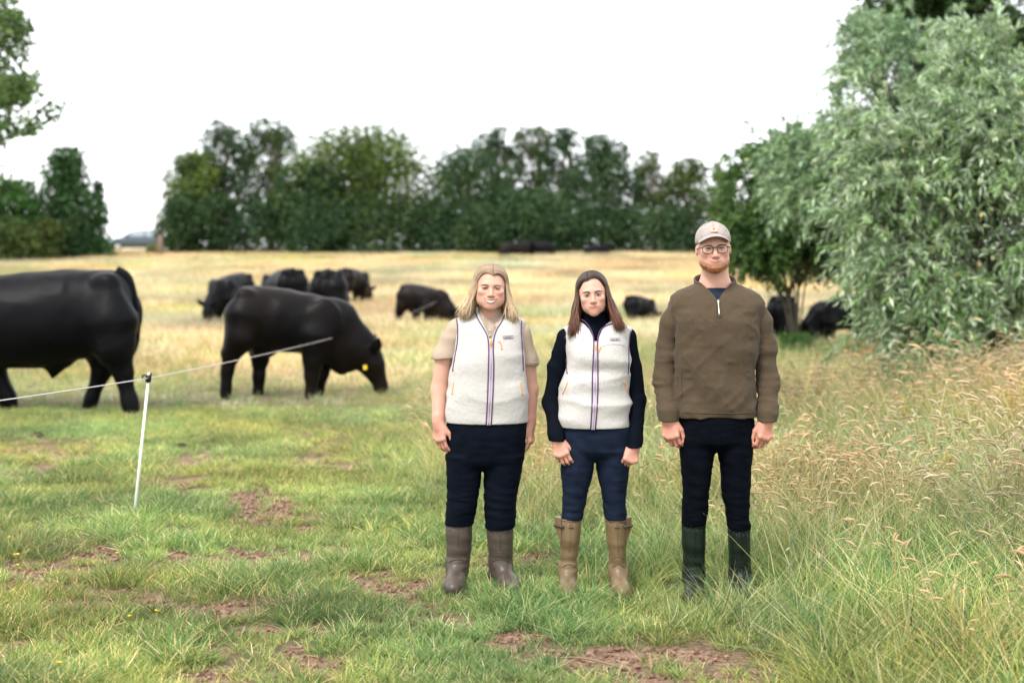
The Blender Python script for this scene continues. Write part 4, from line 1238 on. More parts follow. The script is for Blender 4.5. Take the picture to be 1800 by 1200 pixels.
# ================================================================== the blonde woman
def blonde():
    B = Body(855, 1037, 7.10)
    root = empty('person', B.org, 'smiling woman with blonde hair in a white fleece vest over a beige polo shirt', 'person', 'people standing in a row')
    chin, crown = B.Z(543), B.Z(467)
    H = crown - chin
    h = Head((B.X(861), -.035, chin), H, yaw=math.radians(3), roll=math.radians(2.0), wide=1.0)
    V = Vol(ax(B.X(752), [(B.X(950), .004)]), ax(-.20, [(.20, .004)]), ax(.05, [(.62, .010), (.86, .0036), (1.30, .008), (B.Z(460) + .01, .0032)]))
    # core, kept inside the clothes
    V.loft(B.sec([(562, 826, 896, .02, .045), (578, 812, 908, .01, .07), (640, 806, 909, 0, .09), (735, 800, 912, 0, .10), (805, 812, 896, 0, .06)]), p=2)
    for rows in ([(800, 795, 842, .0, .08), (890, 793, 831, .01, .055), (1010, 792, 815, .02, .04)], [(800, 857, 910, .0, .08), (890, 860, 897, .01, .055), (1010, 866, 890, .02, .04)]):
        V.loft(B.sec(rows), .03)
    V.cone((B.X(861), .035, B.Z(572)), (B.X(861), .0, chin + .05), .066, .056, .03)
    V.cone((B.X(832), .02, B.Z(566)), (B.X(861), .025, B.Z(552)), .025, .045, .04); V.cone((B.X(890), .02, B.Z(568)), (B.X(861), .025, B.Z(552)), .025, .045, .04)
    head_shape(V, h, smile=1.0, jaw=1.06, full=1, gape=.9)
    # arms
    for pts, rs in (([(800, 578, .0), (781, 625, .01), (772, 686, .01), (771, 738, -.045)], (.036, .045, .0405, .030)),
                    ([(918, 586, .02), (927, 635, .04), (933, 685, .05), (932, 742, .02)], (.036, .043, .038, .029))):
        V.chain([B.pt(*p) for p in pts], rs, .02)
    hand(V, B.pt(772, 741, -.05), (.10, -.05, -1), (.62, -.62, 0), (-.65, -.75, 0), .98, (.28, .42, .35), thumb=(.75, .5, -.3))
    hand(V, B.pt(932, 746, .015), (-.02, -.02, -1), (-.25, -1, 0), (1, -.2, 0), .98, (.40, .6, .45), thumb=(.8, .4, -.3))
    b = V.obj('body', M_skin, root, 1, skin_col(h, 1.0, (.90, .58, .60)))
    eyes(h, root, M_iris, .5)
    brows(h, V, root, (.24, .15, .09), .560, .008, .016)
    mb = MB(); u = np.linspace(-1, 1, 13); v = []; top_ = []
    for q in u:
        up = .056 * q * q; th = 1 - q * q
        pa = h.w((.152 * q, -.4, .214 + up)); pb = h.w((.152 * q, -.4, .212 + up - .062 * th)); pm = (pa + pb) / 2
        pa[1] = V.front(pa[0], pa[2]) - .0002; pb[1] = V.front(pb[0], pb[2]) - .0002; pm[1] = V.front(pm[0], pm[2]) - .0008
        v += [pa, pm, pb]; top_.append(pa)
    k = np.arange(12) * 3; mb.add(v, np.vstack([np.c_[k, k + 1, k + 4, k + 3], np.c_[k + 1, k + 2, k + 5, k + 4]])); te = mb.obj('teeth', M_teeth, root)
    te.modifiers.new('thick', 'SOLIDIFY').thickness = .002
    mb = MB(); P = curve(top_, 20); mb.tube(P, .0070 * h.H, 5); mb.tube([v[3 * i + 2] for i in range(13)], .0050 * h.H, 5); mb.obj('mouth', M_mouth, root)
    # hair
    HV = hair_volume(h, [(-1, [((.33, .08, .62), .10), ((.39, .04, .25), .12), ((.50, -.02, -.10), .12)]), (1, [((.33, .08, .62), .10), ((.38, .04, .22), .12), ((.46, -.02, -.14), .12)])], 'hair', M_hair, root)
    c0 = ((.30, .205, .125), (.38, .27, .165), (.23, .15, .088)); c1 = ((.56, .42, .26), (.62, .48, .31), (.45, .32, .185))
    hv = HV.obj('hair', M_hair, root, 2, lambda v: np.tile([[.30, .21, .125]], (len(v), 1)))
    strands(h, hv, [dict(seed=1, side=-1, n=620, z1=-.20, flare=.27, wave=1.8, spread=.06, c0=c0, c1=c1, part=.05, ys=-.19, yend=-.10),
                    dict(seed=2, side=1, n=620, z1=-.26, flare=.20, wave=1.8, spread=.06, c0=c0, c1=c1, part=.05, ys=-.16, yend=-.14)], 'hair_lock')
    # polo shirt: body under the vest, collar and short sleeves
    S = Vol(ax(B.X(756), [(B.X(948), .005)]), ax(-.2, [(.22, .005)]), ax(B.Z(650), [(B.Z(535), .005)]))
    S.loft(B.sec([(553, 822, 900, .02, .055), (565, 806, 914, .01, .078), (600, 803, 914, 0, .095), (648, 803, 912, 0, .10)]), p=2.1)
    S.cone((B.X(861), .03, B.Z(572)), (B.X(861), .02, B.Z(549)), .075, .069, .02)
    for pts, rs, cut in (([(806, 581, .0), (784, 624, .01), (779, 640, .01)], (.064, .064, .062), 629), ([(911, 588, .02), (923, 632, .04), (927, 650, .045)], (.064, .060, .058), 641)):
        A = S.like(); A.chain([B.pt(*p) for p in pts], rs, .02)
        sgn = -1 if pts[0][0] < 860 else 1
        A.fn(lambda x, y, z: (B.Z(cut) - z - (x - B.X(pts[1][0])) * .10 * sgn) + 0 * y)
        S.d = np.minimum(S.d, A.d)
    nk = S.like(); nk.cone((B.X(861), -.10, B.Z(580)), (B.X(861), -.06, B.Z(535)), .012, .06); nk.cone((B.X(861), .03, B.Z(553)), (B.X(861), .01, B.Z(530)), .061, .061)
    S.d = np.maximum(S.d, -nk.d)
    S.fn(folds(.003, 14, 8, 44), 'add')
    so = S.obj('polo_shirt', M_polo, root)
    for (px, y, cut, sl) in ((780.5, .01, 624, 8), (925.5, .04, 636, -6)):
        th = np.linspace(0, 2 * np.pi, 24)
        mb = MB(); mb.tube([(B.X(px) + .063 * math.cos(a), y + .063 * math.sin(a), B.Z(cut) - (B.X(px) + .063 * math.cos(a) - B.X(px)) * -.10 * (1 if sl > 0 else -1)) for a in th], .0028, 5); mb.obj('sleeve_hem', M_polo, so)
    mb = MB()
    for sg in (-1, 1):     # turned-down collar points
        a = curve([B.pt(861 + sg * 25, 548, .03), B.pt(861 + sg * 20, 553, -.045), B.pt(861 + sg * 8, 570, -.088)], 12)
        bb = curve([B.pt(861 + sg * 30, 554, .03), B.pt(861 + sg * 27, 562, -.060), B.pt(861 + sg * 14, 582, -.106)], 12)
        v = np.stack([a, bb], 1).reshape(-1, 3); k = np.arange(len(a) - 1) * 2; mb.add(v, np.c_[k, k + 1, k + 3, k + 2])
    co = mb.obj('shirt_collar', M_polo, so); co.modifiers.new('thick', 'SOLIDIFY').thickness = .004
    mb = MB(); [mb.ball((B.X(861.5), S.front(B.X(861.5), B.Z(py)) - .002, B.Z(py)), (.005, .003, .005), 5) for py in (579, 588)]; mb.obj('button', M_label, so)
    rows = [(556, 817, 906, .02, .060), (559, 804, 917, .015, .082), (566, 797.5, 922.5, .01, .105), (585, 799, 919, -.002, .122), (622, 799, 920, -.012, .137), (655, 794, 921, -.008, .136), (700, 787, 925, -.002, .142), (728, 784, 926.5, 0, .146), (742, 785, 925, 0, .142)]
    vest(B, root, rows, [(886, 546), (882, 556), (874, 572), (868, 584), (863.5, 600)],
         [[(835, 546), (841, 560), (852, 577), (858, 590), (860, 610), (859.5, 640), (858, 690), (855.5, 741)], [(889, 548), (883, 562), (874, 576), (869, 590), (867.5, 610), (868.5, 640), (867, 690), (864, 741)]],
         [[(803, 560), (805.5, 575), (805, 600), (800, 630), (797, 650)], [(917, 563), (916, 580), (917.5, 605), (919, 632), (919.5, 650)]],
         [((799, 668), (796, 690)), ((914, 668), (918, 692))], (885, 588, 902, 592.5), [('pull', [(878, 597), (881, 602), (882.5, 611)]), ('zip', [(874, 597), (880, 597)])],
         (863.5, 594), (592, 741), 4, [(539, 832, 891, .02, .075), (550, 829, 895, .02, .08), (562, 815, 908, .015, .085)], 741)
    trousers(B, [(733, 786, 925, 0, .135), (760, 784, 925, 0, .14), (800, 787, 920, 0, .125), (812, 792, 914, 0, .11), (824, 815, 884, 0, .06)],
             [(800, 784, 849, 0, .11), (832, 785, 846.5, 0, .10), (860, 785.5, 843, 0, .09), (882, 786, 839, .0, .085), (905, 783, 835, .005, .08), (921, 782, 832.5, .01, .075)],
             [(800, 849.5, 920, 0, .11), (832, 850, 916, 0, .10), (860, 850.5, 911, 0, .09), (882, 851, 907, .0, .085), (905, 852, 906, .005, .08), (928, 853, 905, .01, .075)], M_navy, root, 51, [(860, 925, .006)])
    boot(B, [(917, 783, 831, .012, .072), (950, 783.5, 829, .015, .070), (985, 785, 825, .02, .062), (1008, 786, 821, .02, .055)], None, -4, M_bootb, root, L=.265)
    boot(B, [(925, 854, 903.5, .012, .072), (955, 857, 902, .015, .070), (985, 860, 900, .02, .062), (1008, 861, 898, .02, .055)], None, 22, M_bootb, root, L=.265)
blonde()

# ================================================================== the dark-haired woman
def brunette():
    B = Body(1044, 1043, 7.03)
    root = empty('person', B.org, 'serious woman with long brown hair in a white fleece vest over black sleeves', 'person', 'people standing in a row')
    chin, crown = B.Z(553.5), B.Z(479)
    H = crown - chin
    h = Head((B.X(1044), -.035, chin), H, yaw=math.radians(-3), roll=math.radians(-5.0), wide=.93)
    V = Vol(ax(B.X(950), [(B.X(1140), .004)]), ax(-.20, [(.20, .004)]), ax(.05, [(.62, .010), (.84, .0036), (1.26, .008), (B.Z(468) + .01, .0032)]))
    V.loft(B.sec([(568, 1005, 1090, .02, .05), (585, 996, 1104, .01, .07), (640, 1000, 1096, 0, .085), (735, 998, 1096, 0, .095), (785, 1008, 1082, 0, .055)]), p=2)
    for rows in ([(790, 995, 1040, .0, .07), (880, 993, 1025, .01, .05), (1015, 991, 1012, .02, .04)], [(790, 1052, 1102, .0, .07), (880, 1068, 1099, .01, .05), (1015, 1078, 1100, .02, .04)]):
        V.loft(B.sec(rows), .03)
    V.cone((B.X(1046), .03, B.Z(582)), (B.X(1045), .0, chin + .05), .058, .052, .03)
    head_shape(V, h, smile=.5, jaw=.86, full=.8)
    for pts, rs in (([(999, 602, .0), (981, 648, .015), (969, 706, .01), (979, 768, -.072)], (.030, .030, .029, .025)), ([(1098, 602, .0), (1111, 648, .02), (1120, 706, .01), (1112, 778, -.06)], (.030, .030, .029, .025))):
        V.chain([B.pt(*p) for p in pts], rs, .02)
    hand(V, B.pt(979, 769, -.075), (.28, -.22, -.9), (.75, -.25, .2), (-.3, -.95, 0), .93, (.35, .65, .5), thumb=(.85, .5, -.25))
    hand(V, B.pt(1113, 780, -.065), (-.30, -.25, -.9), (-.75, -.25, .2), (.3, -.95, 0), .93, (.9, 1.2, .9), thumb=(.75, .5, -.35))
    V.obj('body', M_skin, root, 1, skin_col(h, .7, (.86, .62, .66)))
    eyes(h, root, M_iris, .95); brows(h, V, root, (.022, .013, .009), .562, .011, .018); mouth_line(h, V, root, .0085)
    HV = hair_volume(h, [(-1, [((.32, .10, .62), .10), ((.40, .06, .22), .11), ((.50, -.02, -.12), .11), ((.50, -.12, -.36), .06)]), (1, [((.33, .10, .62), .10), ((.41, .06, .22), .11), ((.53, -.02, -.10), .11), ((.58, -.10, -.28), .06)])], 'hair', M_hair, root)
    c0 = ((.035, .019, .013), (.05, .028, .018), (.025, .014, .010)); c1 = ((.13, .052, .028), (.18, .078, .044), (.095, .038, .022))
    def hc(v):
        q = h.loc(v); t = sstep(.35, -.2, q[:, 2])[:, None]; return np.array([[.035, .02, .014]]) * (1 - t) + np.array([[.11, .05, .03]]) * t
    hv = HV.obj('hair', M_hair, root, 2, hc)
    strands(h, hv, [dict(seed=5, side=-1, n=1000, wave=1.7, spread=.06, z1=-.46, flare=.23, c0=c0, c1=c1, part=-.10, y0=-.345, ys=-.15, yend=-.20, slope=.1),
                    dict(seed=6, side=1, n=1000, wave=1.7, spread=.06, z1=-.38, flare=.28, c0=c0, c1=c1, part=-.10, y0=-.345, ys=-.15, yend=-.20, slope=.05)], 'hair_lock')
    S = Vol(ax(B.X(948), [(B.X(1142), .005)]), ax(-.2, [(.22, .005)]), ax(B.Z(800), [(B.Z(545), .005)]))
    S.loft(B.sec([(566, 1010, 1088, .02, .055), (578, 997, 1104, .01, .075), (610, 997, 1100, 0, .092), (660, 997, 1096, 0, .09), (740, 992, 1100, 0, .10)]), p=2.1)
    S.cone((B.X(1046), .025, B.Z(580)), (B.X(1046), .005, B.Z(556)), .068, .062, .02)
    for pts, rs, cx, cut in (([(996, 595, .0), (979, 645, .015), (968, 706, .01), (977, 760, -.065), (979, 772, -.08)], (.050, .043, .040, .037, .036), 979, 771), ([(1101, 594, .0), (1113, 645, .02), (1121, 706, .01), (1114, 770, -.055), (1112, 783, -.068)], (.050, .042, .040, .037, .036), 1112, 782)):
        A = S.like(); A.chain([B.pt(*p) for p in pts], rs, .02)
        A.fn(lambda x, y, z: B.Z(cut) - z + 0 * x + 0 * y); S.d = np.minimum(S.d, A.d)
    S.fn(folds(.0035, 18, 8, 63), 'add')
    so = S.obj('black_top', M_black, root)
    rows = [(569, 1012, 1082, .02, .058), (572, 1000, 1098, .015, .08), (577, 991, 1110, .01, .098), (595, 992, 1107, -.002, .116), (625, 994, 1105, -.012, .130), (655, 990, 1103, -.006, .122), (690, 986, 1105, -.002, .130), (730, 983, 1107, 0, .136), (750, 983.5, 1106.5, 0, .132)]
    vest(B, root, rows, [(1078, 552), (1075, 562), (1064, 569), (1056, 578), (1050.5, 590), (1045.5, 604)],
         [[(1019, 560), (1028, 565), (1036, 576), (1041, 592), (1040.5, 615), (1038.5, 660), (1038, 700), (1035.5, 749)], [(1080, 567), (1066, 570), (1054, 578), (1048.5, 592), (1047.5, 615), (1048, 660), (1047, 700), (1043.5, 749)]],
         [[(993, 581), (993.5, 592), (994, 612), (995.5, 640), (996, 655)], [(1107, 582), (1105, 594), (1103, 615), (1102.5, 640), (1102, 655)]],
         [((997, 668), (988, 690)), ((1094, 666), (1100, 687))], (1070, 592, 1087, 596), [('zip', [(1056, 605), (1075, 602), (1096, 605)]), ('pull', [(1054, 606), (1051, 611), (1048, 616)])],
         (1044.5, 603), (597, 749), 14, [(554, 1011, 1085, .02, .083), (565, 1007, 1090, .02, .087), (574, 1000, 1098, .015, .090)], 749)
    trousers(B, [(738, 986, 1106, 0, .12), (765, 984, 1110, 0, .125), (788, 985, 1108.5, 0, .12), (797, 990, 1102, 0, .10), (808, 1018, 1074, 0, .05)],
             [(790, 984, 1046, 0, .10), (830, 986, 1042, 0, .09), (860, 988, 1034, 0, .078), (885, 989, 1029, .005, .068), (912, 987, 1024, .01, .064)],
             [(790, 1044, 1109, 0, .10), (830, 1050, 1105, 0, .09), (860, 1056, 1101.5, 0, .078), (885, 1060, 1100, .005, .068), (912, 1063, 1103, .01, .064)], M_jeans, root, 71, [(875, 905, .005)])
    for rows, ang, sgn, lx in (([(908, 982, 1024, .012, .066), (945, 984, 1020, .015, .064), (980, 985, 1014, .02, .056), (1008, 986, 1011, .02, .050)], -3, -1, 982), ([(909, 1063, 1104, .012, .066), (945, 1066, 1103, .015, .064), (980, 1072, 1100, .02, .056), (1008, 1075, 1099, .02, .050)], 4, 1, 1104)):
        V, o = boot(B, rows, None, ang, M_boott, root, L=.25, ws=.82)
        # side gusset with a strap and buckle, and the maker's small mark on the front
        mb = MB(); x0 = B.X(lx) - sgn * .012; x1 = B.X(lx + sgn * 6)
        zt = B.Z(909); mb.add([(x0, -.03, zt), (x1, .0, zt + .002), (x1 + sgn * .001, .0, zt - .05), (x0, -.02, zt - .13), (x0, .05, zt), (x1, .03, zt + .002), (x1 + sgn * .001, .03, zt - .05), (x0, .05, zt - .13)], [(0,1,2,3), (4,7,6,5), (1,5,6,2), (0,4,5,1), (3,2,6,7)])
        g = mb.obj('gusset', M_boott, o, False)
        mb = MB(); mb.tube([(x0 - sgn * .01, -.045, B.Z(923)), (x1 + sgn * .003, -.004, B.Z(923)), (x1 + sgn * .003, .04, B.Z(923))], .006, 6); mb.obj('strap', M_sprig, o)
        xm = B.X((rows[0][1] + rows[0][2]) / 2); zm = B.Z(924)
        mb = MB(); mb.ball((xm, V.front(xm, zm) - .0005, zm), (.013, .002, .005), 6); mb.obj('boot_mark', M_sprig, o)
brunette()

# ================================================================== the man with the cap
def man():
    B = Body(1258, 1051, 6.93)
    root = empty('person', B.org, 'tall bearded man with glasses and a pale cap in a brown zip-neck sweater', 'person', 'people standing in a row')
    chin, crown = B.Z(478), B.Z(394)
    H = crown - chin
    h = Head((B.X(1254), -.035, chin), H, yaw=math.radians(-3.5), roll=math.radians(-2.5), wide=.95)
    V = Vol(ax(B.X(1146), [(B.X(1374), .004)]), ax(-.20, [(.20, .004)]), ax(.05, [(.70, .010), (.92, .0036), (1.44, .008), (B.Z(385) + .01, .0032)]))
    V.loft(B.sec([(516, 1212, 1306, .02, .05), (532, 1198, 1322, .01, .075), (600, 1200, 1314, 0, .095), (720, 1205, 1312, 0, .10), (770, 1214, 1302, 0, .06)]), p=2)
    for rows in ([(775, 1203, 1250, .0, .08), (880, 1206, 1238, .01, .055), (1020, 1207, 1232, .02, .04)], [(775, 1262, 1312, .0, .08), (880, 1278, 1311, .01, .055), (1020, 1288, 1312, .02, .04)]):
        V.loft(B.sec(rows), .03)
    V.cone((B.X(1258), .03, B.Z(525)), (B.X(1257), .005, chin + .05), .072, .064, .03)
    V.cone((B.X(1225), .02, B.Z(520)), (B.X(1258), .025, B.Z(505)), .03, .05, .05); V.cone((B.X(1292), .02, B.Z(520)), (B.X(1258), .025, B.Z(505)), .03, .05, .05)
    head_shape(V, h, man=True, smile=1.15, jaw=1.03)
    for pts, rs in (([(1190, 550, .01), (1176, 610, .025), (1168, 670, .016), (1174, 731, -.05)], (.036, .040, .037, .032)), ([(1328, 548, .01), (1345, 610, .025), (1351, 670, .016), (1344, 733, -.05)], (.036, .040, .037, .032))):
        V.chain([B.pt(*p) for p in pts], rs, .02)
    hand(V, B.pt(1174, 733, -.05), (.12, -.12, -1), (.80, -.50, 0), (-.5, -.85, 0), 1.06, (.45, .75, .6), thumb=(.85, .45, -.25))
    hand(V, B.pt(1344, 735, -.05), (-.14, -.12, -1), (-.80, -.50, 0), (.5, -.85, 0), 1.06, (.45, .75, .6), thumb=(.85, .45, -.25))
    V.obj('body', M_skin, root, 1, skin_col(h, 1.0, (.95, .74, .74), ruddy=.6, beard=1))
    eyes(h, root, M_iris, .6); brows(h, V, root, (.14, .06, .025), .552, .010, .010); mouth_line(h, V, root, .0105)
    # short hair under the cap and the ginger beard
    HV = Vol(ax(h.c[0] - .5 * H, [(h.c[0] + .5 * H, .004)]), ax(h.c[1] - .6 * H, [(h.c[1] + .65 * H, .004)]), ax(h.c[2] - .25 * H, [(h.c[2] + 1.0 * H, .004)]))
    h.ell(HV, (0, .07, .62), (.362, .45, .36)); h.ell(HV, (0, -.42, .45), (.5, .42, .6), .04, 's'); h.ell(HV, (0, -.1, .1), (.42, .6, .28), .05, 's')
    HV.fn(lambda x, y, z: .003 * vnoise(*np.broadcast_arrays(x * 160, y * 160, z * 80), 3), 'add')
    HV.obj('hair', M_hair, root, 1, lambda v: np.array([[.13, .065, .032]]) * (1 + .3 * vnoise(v[:, 0] * 120, v[:, 1] * 120, v[:, 2] * 40, 6)[:, None]))
    BV = Vol(HV.x, HV.y, HV.z)
    head_shape(BV, h, smile=.75, jaw=1.03)
    BV.d = BV.d - .0042
    def region(x, y, z):
        x, y, z = np.broadcast_arrays(x, y, z); q = h.loc(np.stack([x, y, z], -1).reshape(-1, 3)); X_, Y_, Z_ = q[:, 0], q[:, 1], q[:, 2]
        top = .105 + .42 * np.clip(np.abs(X_) - .10, 0, 1)
        n = .014 * vnoise(X_ * 40, Y_ * 40, Z_ * 40, 7)
        d = np.maximum(Z_ - top - n, Y_ + .10)
        d = np.maximum(d, -(np.sqrt((X_ / .135) ** 2 + ((Z_ - .203 - 1.6 * X_ ** 2) / .042) ** 2) - 1) * .04)
        return (d * H).reshape(x.shape)
    BV.fn(region)
    BV.fn(lambda x, y, z: .0022 * vnoise(*np.broadcast_arrays(x * 210, y * 210, z * 120), 3), 'add')
    bv = BV.obj('beard', M_hair, root, 1, lambda v: np.array([[.25, .095, .036]]) * (1 + .4 * vnoise(v[:, 0] * 160, v[:, 1] * 160, v[:, 2] * 60, 6)[:, None]))
    # cap
    C = Vol(ax(h.c[0] - .6 * H, [(h.c[0] + .6 * H, .004)]), ax(h.c[1] - .9 * H, [(h.c[1] + .7 * H, .004)]), ax(h.c[2] + .45 * H, [(h.c[2] + 1.2 * H, .004)]))
    h.ell(C, (0, .05, .665), (.392, .475, .385))
    def rim(x, y, z):
        x, y, z = np.broadcast_arrays(x, y, z); q = h.loc(np.stack([x, y, z], -1).reshape(-1, 3))
        return ((.60 + .34 * np.clip(-q[:, 1] - .05, 0, .5) - q[:, 2]) * H).reshape(x.shape)
    C.fn(rim)
    C.fn(lambda x, y, z: .0016 * vnoise(*np.broadcast_arrays(x * 55, y * 55, z * 55), 12), 'add')
    co = C.obj('cap', M_cap, root, 1)
    mb = MB(); nu, nv = 15, 7
    def brim(u, vv): # u -1..1 across, vv 0..1 outwards
        a = u * 1.12; R0 = np.array([.375 * math.sin(a), .05 - .46 * math.cos(a)])
        out = .26 * math.cos(u * 1.35) ** .7 * vv if abs(u) < 1 else 0
        x = R0[0] * (1 + .06 * vv); y = R0[1] - out
        z = .765 - 1.25 * x * x - .12 * out + .02 * (1 - vv)
        return h.w((x, y, z))
    v = [brim(-1 + 2 * i / (nu - 1) * .999 + .0005, j / (nv - 1)) for i in range(nu) for j in range(nv)]
    i, j = np.meshgrid(np.arange(nu - 1), np.arange(nv - 1), indexing='ij'); i = i.ravel(); j = j.ravel()
    mb.add(v, np.c_[i * nv + j, i * nv + j + 1, (i + 1) * nv + j + 1, (i + 1) * nv + j])
    bo = mb.obj('brim', M_cap, co); so = bo.modifiers.new('thick', 'SOLIDIFY'); so.thickness = .004; so.offset = 0
    def capf(u, vv, off=.0): # on the front of the crown
        x, z = u, vv; y = .05 - .475 * math.sqrt(max(0, 1 - (x / .392) ** 2 - ((z - .665) / .385) ** 2)); return h.w((x, y - .01 - off, z))
    mb = MB(); v = [capf(-.075 + .15 * a / 6, .825 + .10 * b / 3 - .01) for a in range(7) for b in range(4)]
    i, j = np.meshgrid(np.arange(6), np.arange(3), indexing='ij'); i = i.ravel(); j = j.ravel(); mb.add(v, np.c_[i * 4 + j, i * 4 + j + 1, (i + 1) * 4 + j + 1, (i + 1) * 4 + j][:, ::-1])
    M_pt2 = mat('cap_patch_pale', (.62, .38, .27), .7, .3)
    mb.obj('cap_badge', M_pt2, co)
    mb = MB(); mb.tube([capf(-.075 + .15 * a / 6, .828, .004) for a in range(7)], .012 * H, 5); mb.obj('badge_stripe', M_patch, co)
    mb = MB(); mb.ball(capf(0, .885, .004), np.array([.03, .01, .03]) * H, 6, rot=h.R); mb.obj('badge_emblem', M_patch, co)
    mb = MB()
    for aa in (-.9, 0, .9): mb.tube([h.w((.394 * math.cos(th) * math.sin(aa), .05 - .477 * math.cos(th) * math.cos(aa), .665 + .387 * math.sin(th))) for th in np.linspace(.45, 1.5, 10)], .006 * H, 4)
    mb.obj('panel_seam', M_cap, co)
    mb = MB(); mb.ball(h.w((0, .05, 1.053)), np.array([.03, .03, .014]) * H, 6); mb.obj('cap_button', M_cap, co)
    # spectacles
    mb = MB(); lens = MB()
    yg = -.475
    for sx in (-1, 1):
        ring = []
        for q in range(25):
            a = 2 * math.pi * q / 24; ca, sa = math.cos(a), math.sin(a)
            x = sx * .158 + .112 * np.sign(ca) * abs(ca) ** .8; z = .470 + .088 * np.sign(sa) * abs(sa) ** .78
            ring.append(h.w((x, yg + .10 * max(0, abs(x) - .12), z)))
        mb.tube(ring, [.0078 * H + .004 * H * max(0, math.sin(2 * math.pi * q / 24)) for q in range(25)], 6)
        lens.add(ring[:24] + [h.w((sx * .158, yg, .473))], None, [(q, (q + 1) % 24, 24) for q in range(24)])
        mb.tube([h.w((sx * .270, yg + .02, .51)), h.w((sx * .335, -.34, .51)), h.w((sx * .365, -.02, .50))], .010 * H, 5)
    mb.tube([h.w((-.048, yg, .50)), h.w((0, yg - .012, .515)), h.w((.048, yg, .50))], .010 * H, 5)
    go = mb.obj('glasses', M_specs, root); lens.obj('lens', M_lens, go)
    # T-shirt showing in the open neck
    S = Vol(ax(B.X(1200), [(B.X(1316), .005)]), ax(-.16, [(.16, .005)]), ax(B.Z(600), [(B.Z(495), .005)]))
    S.loft(B.sec([(507, 1222, 1296, .02, .06), (520, 1206, 1312, .01, .09), (595, 1206, 1312, 0, .11)]), p=2.1)
    S.cone((B.X(1258), .03, B.Z(530)), (B.X(1258), .012, B.Z(508)), .084, .078, .02)
    S.fn(lambda x, y, z: z - B.Z(505) - .0 * x + (y + .08) * .05)
    S.obj('tshirt', M_navyT, root, 1)
    # sweater
    W = Vol(ax(B.X(1144), [(B.X(1376), .0045)]), ax(-.22, [(.24, .0045)]), ax(B.Z(745), [(B.Z(480), .0045)]))
    W.loft(B.sec([(492, 1231, 1287, .03, .055), (498, 1222, 1296, .03, .068), (505, 1207, 1312, .025, .082), (512, 1191, 1328, .02, .094), (520, 1181, 1339, .014, .104), (535, 1177, 1343, .005, .117), (565, 1188, 1330, -.008, .128), (610, 1191, 1327, -.012, .132), (660, 1191, 1326, -.008, .130), (700, 1189, 1327, -.004, .132), (729, 1190, 1326.5, 0, .128)]), p=2.3)
    W.fn(folds(.008, 2.6, 7.5, 81, B.Z(735), B.Z(560), .9), 'add')
    W.fn(folds(.005, 7, 12, 82, B.Z(725), B.Z(540), -1.1), 'add'); W.fn(folds(.0022, 26, 20, 83), 'add')
    for pts, rs, cut in (([(1194, 543, .012), (1183, 566, .022), (1174, 615, .030), (1168.5, 672, .018), (1173, 722, -.038), (1174, 742, -.055)], (.052, .054, .054, .049, .046, .045), 738),
                         ([(1326, 541, .012), (1338, 566, .022), (1346, 615, .030), (1351, 672, .018), (1347, 722, -.038), (1345, 742, -.055)], (.052, .054, .054, .049, .046, .045), 739)):
        A = W.like(); A.chain([B.pt(*p) for p in pts], rs, .03)
        A.fn(folds(.006, 27, 6.5, 85 + int(pts[0][0]) % 7, B.Z(725), B.Z(575), .9), 'add')
        A.fn(lambda x, y, z: B.Z(cut) - z + 0 * x + 0 * y)
        k = .006; hh = np.maximum(k - np.abs(W.d - A.d), 0) / k; W.d = (np.minimum(W.d, A.d) - hh * hh * k * .25).astype(np.float32)
    solid = W.like(); solid.d = W.d.copy()
    vtop = [(1290, 476), (1285, 490), (1280, 500), (1270, 510), (1262.5, 519), (1256.5, 530)]
    zz = np.array([B.Z(p[1]) for p in vtop])[::-1]; hw = np.array([B.X(p[0]) - B.X(1257) for p in vtop])[::-1]
    W.fn(lambda x, y, z: -np.maximum(np.abs(x - B.X(1257)) - np.interp(z.ravel(), zz, hw, left=-.05).reshape(z.shape), y - .03))
    nk = W.like(); nk.cone((B.X(1258), .03, B.Z(520)), (B.X(1258), .02, B.Z(480)), .080, .086); W.d = np.maximum(W.d, -nk.d)
    wo = W.obj('sweater', M_olive, root, 1)
    K = Vol(ax(B.X(1205), [(B.X(1312), .004)]), ax(-.16, [(.18, .004)]), ax(B.Z(535), [(B.Z(476), .004)]))
    K.cone((B.X(1258), .03, B.Z(516)), (B.X(1258.5), .03, B.Z(478)), .100, .106)
    inn = K.like(); inn.cone((B.X(1258), .03, B.Z(522)), (B.X(1258), .03, B.Z(470)), .088, .097); K.d = np.maximum(K.d, -inn.d)
    K.fn(lambda x, y, z: z - B.Z(487) + (y - .06) * -.28 + 0 * x)
    K.fn(lambda x, y, z: B.Z(526) - z - (y - .02) * .25 + 0 * x)
    K.fn(lambda x, y, z: -np.maximum(np.abs(x - B.X(1257)) - np.interp(z.ravel(), zz, hw * 1.02, left=-.05).reshape(z.shape), y - .03))
    K.obj('sweater_collar', M_olive, wo, 4)
    sf = lambda px, py, off=.002: (B.X(px), solid.front(B.X(px), B.Z(py)) - off, B.Z(py))
    mb = MB(); mb.tube([sf(1257, py) for py in np.linspace(525, 552, 12)], .003, 5); mb.obj('zip_teeth', M_metal, wo)
    mb = MB(); a = np.array(sf(1257, 527, .006)); mb.tube([a, a + [.0, -.003, -.012], a + [0, -.002, -.03]], [.006, .005, .004], 6); mb.obj('zip_pull', M_metal, wo)
    mb = MB()
    for sg in (-1, 1): mb.tube([sf(1257 + sg * 3.6, py) for py in np.linspace(530, 555, 10)], .002, 4)
    mb.tube([sf(1253.4, 555), sf(1257, 556), sf(1260.6, 555)], .002, 4)
    mb.obj('zip_placket', M_olive, wo)
    mb = MB(); mb.tube([sf(px, 721) for px in np.linspace(1194.5, 1323, 40)], .0018, 4); mb.obj('hem_seam', M_olive, wo)
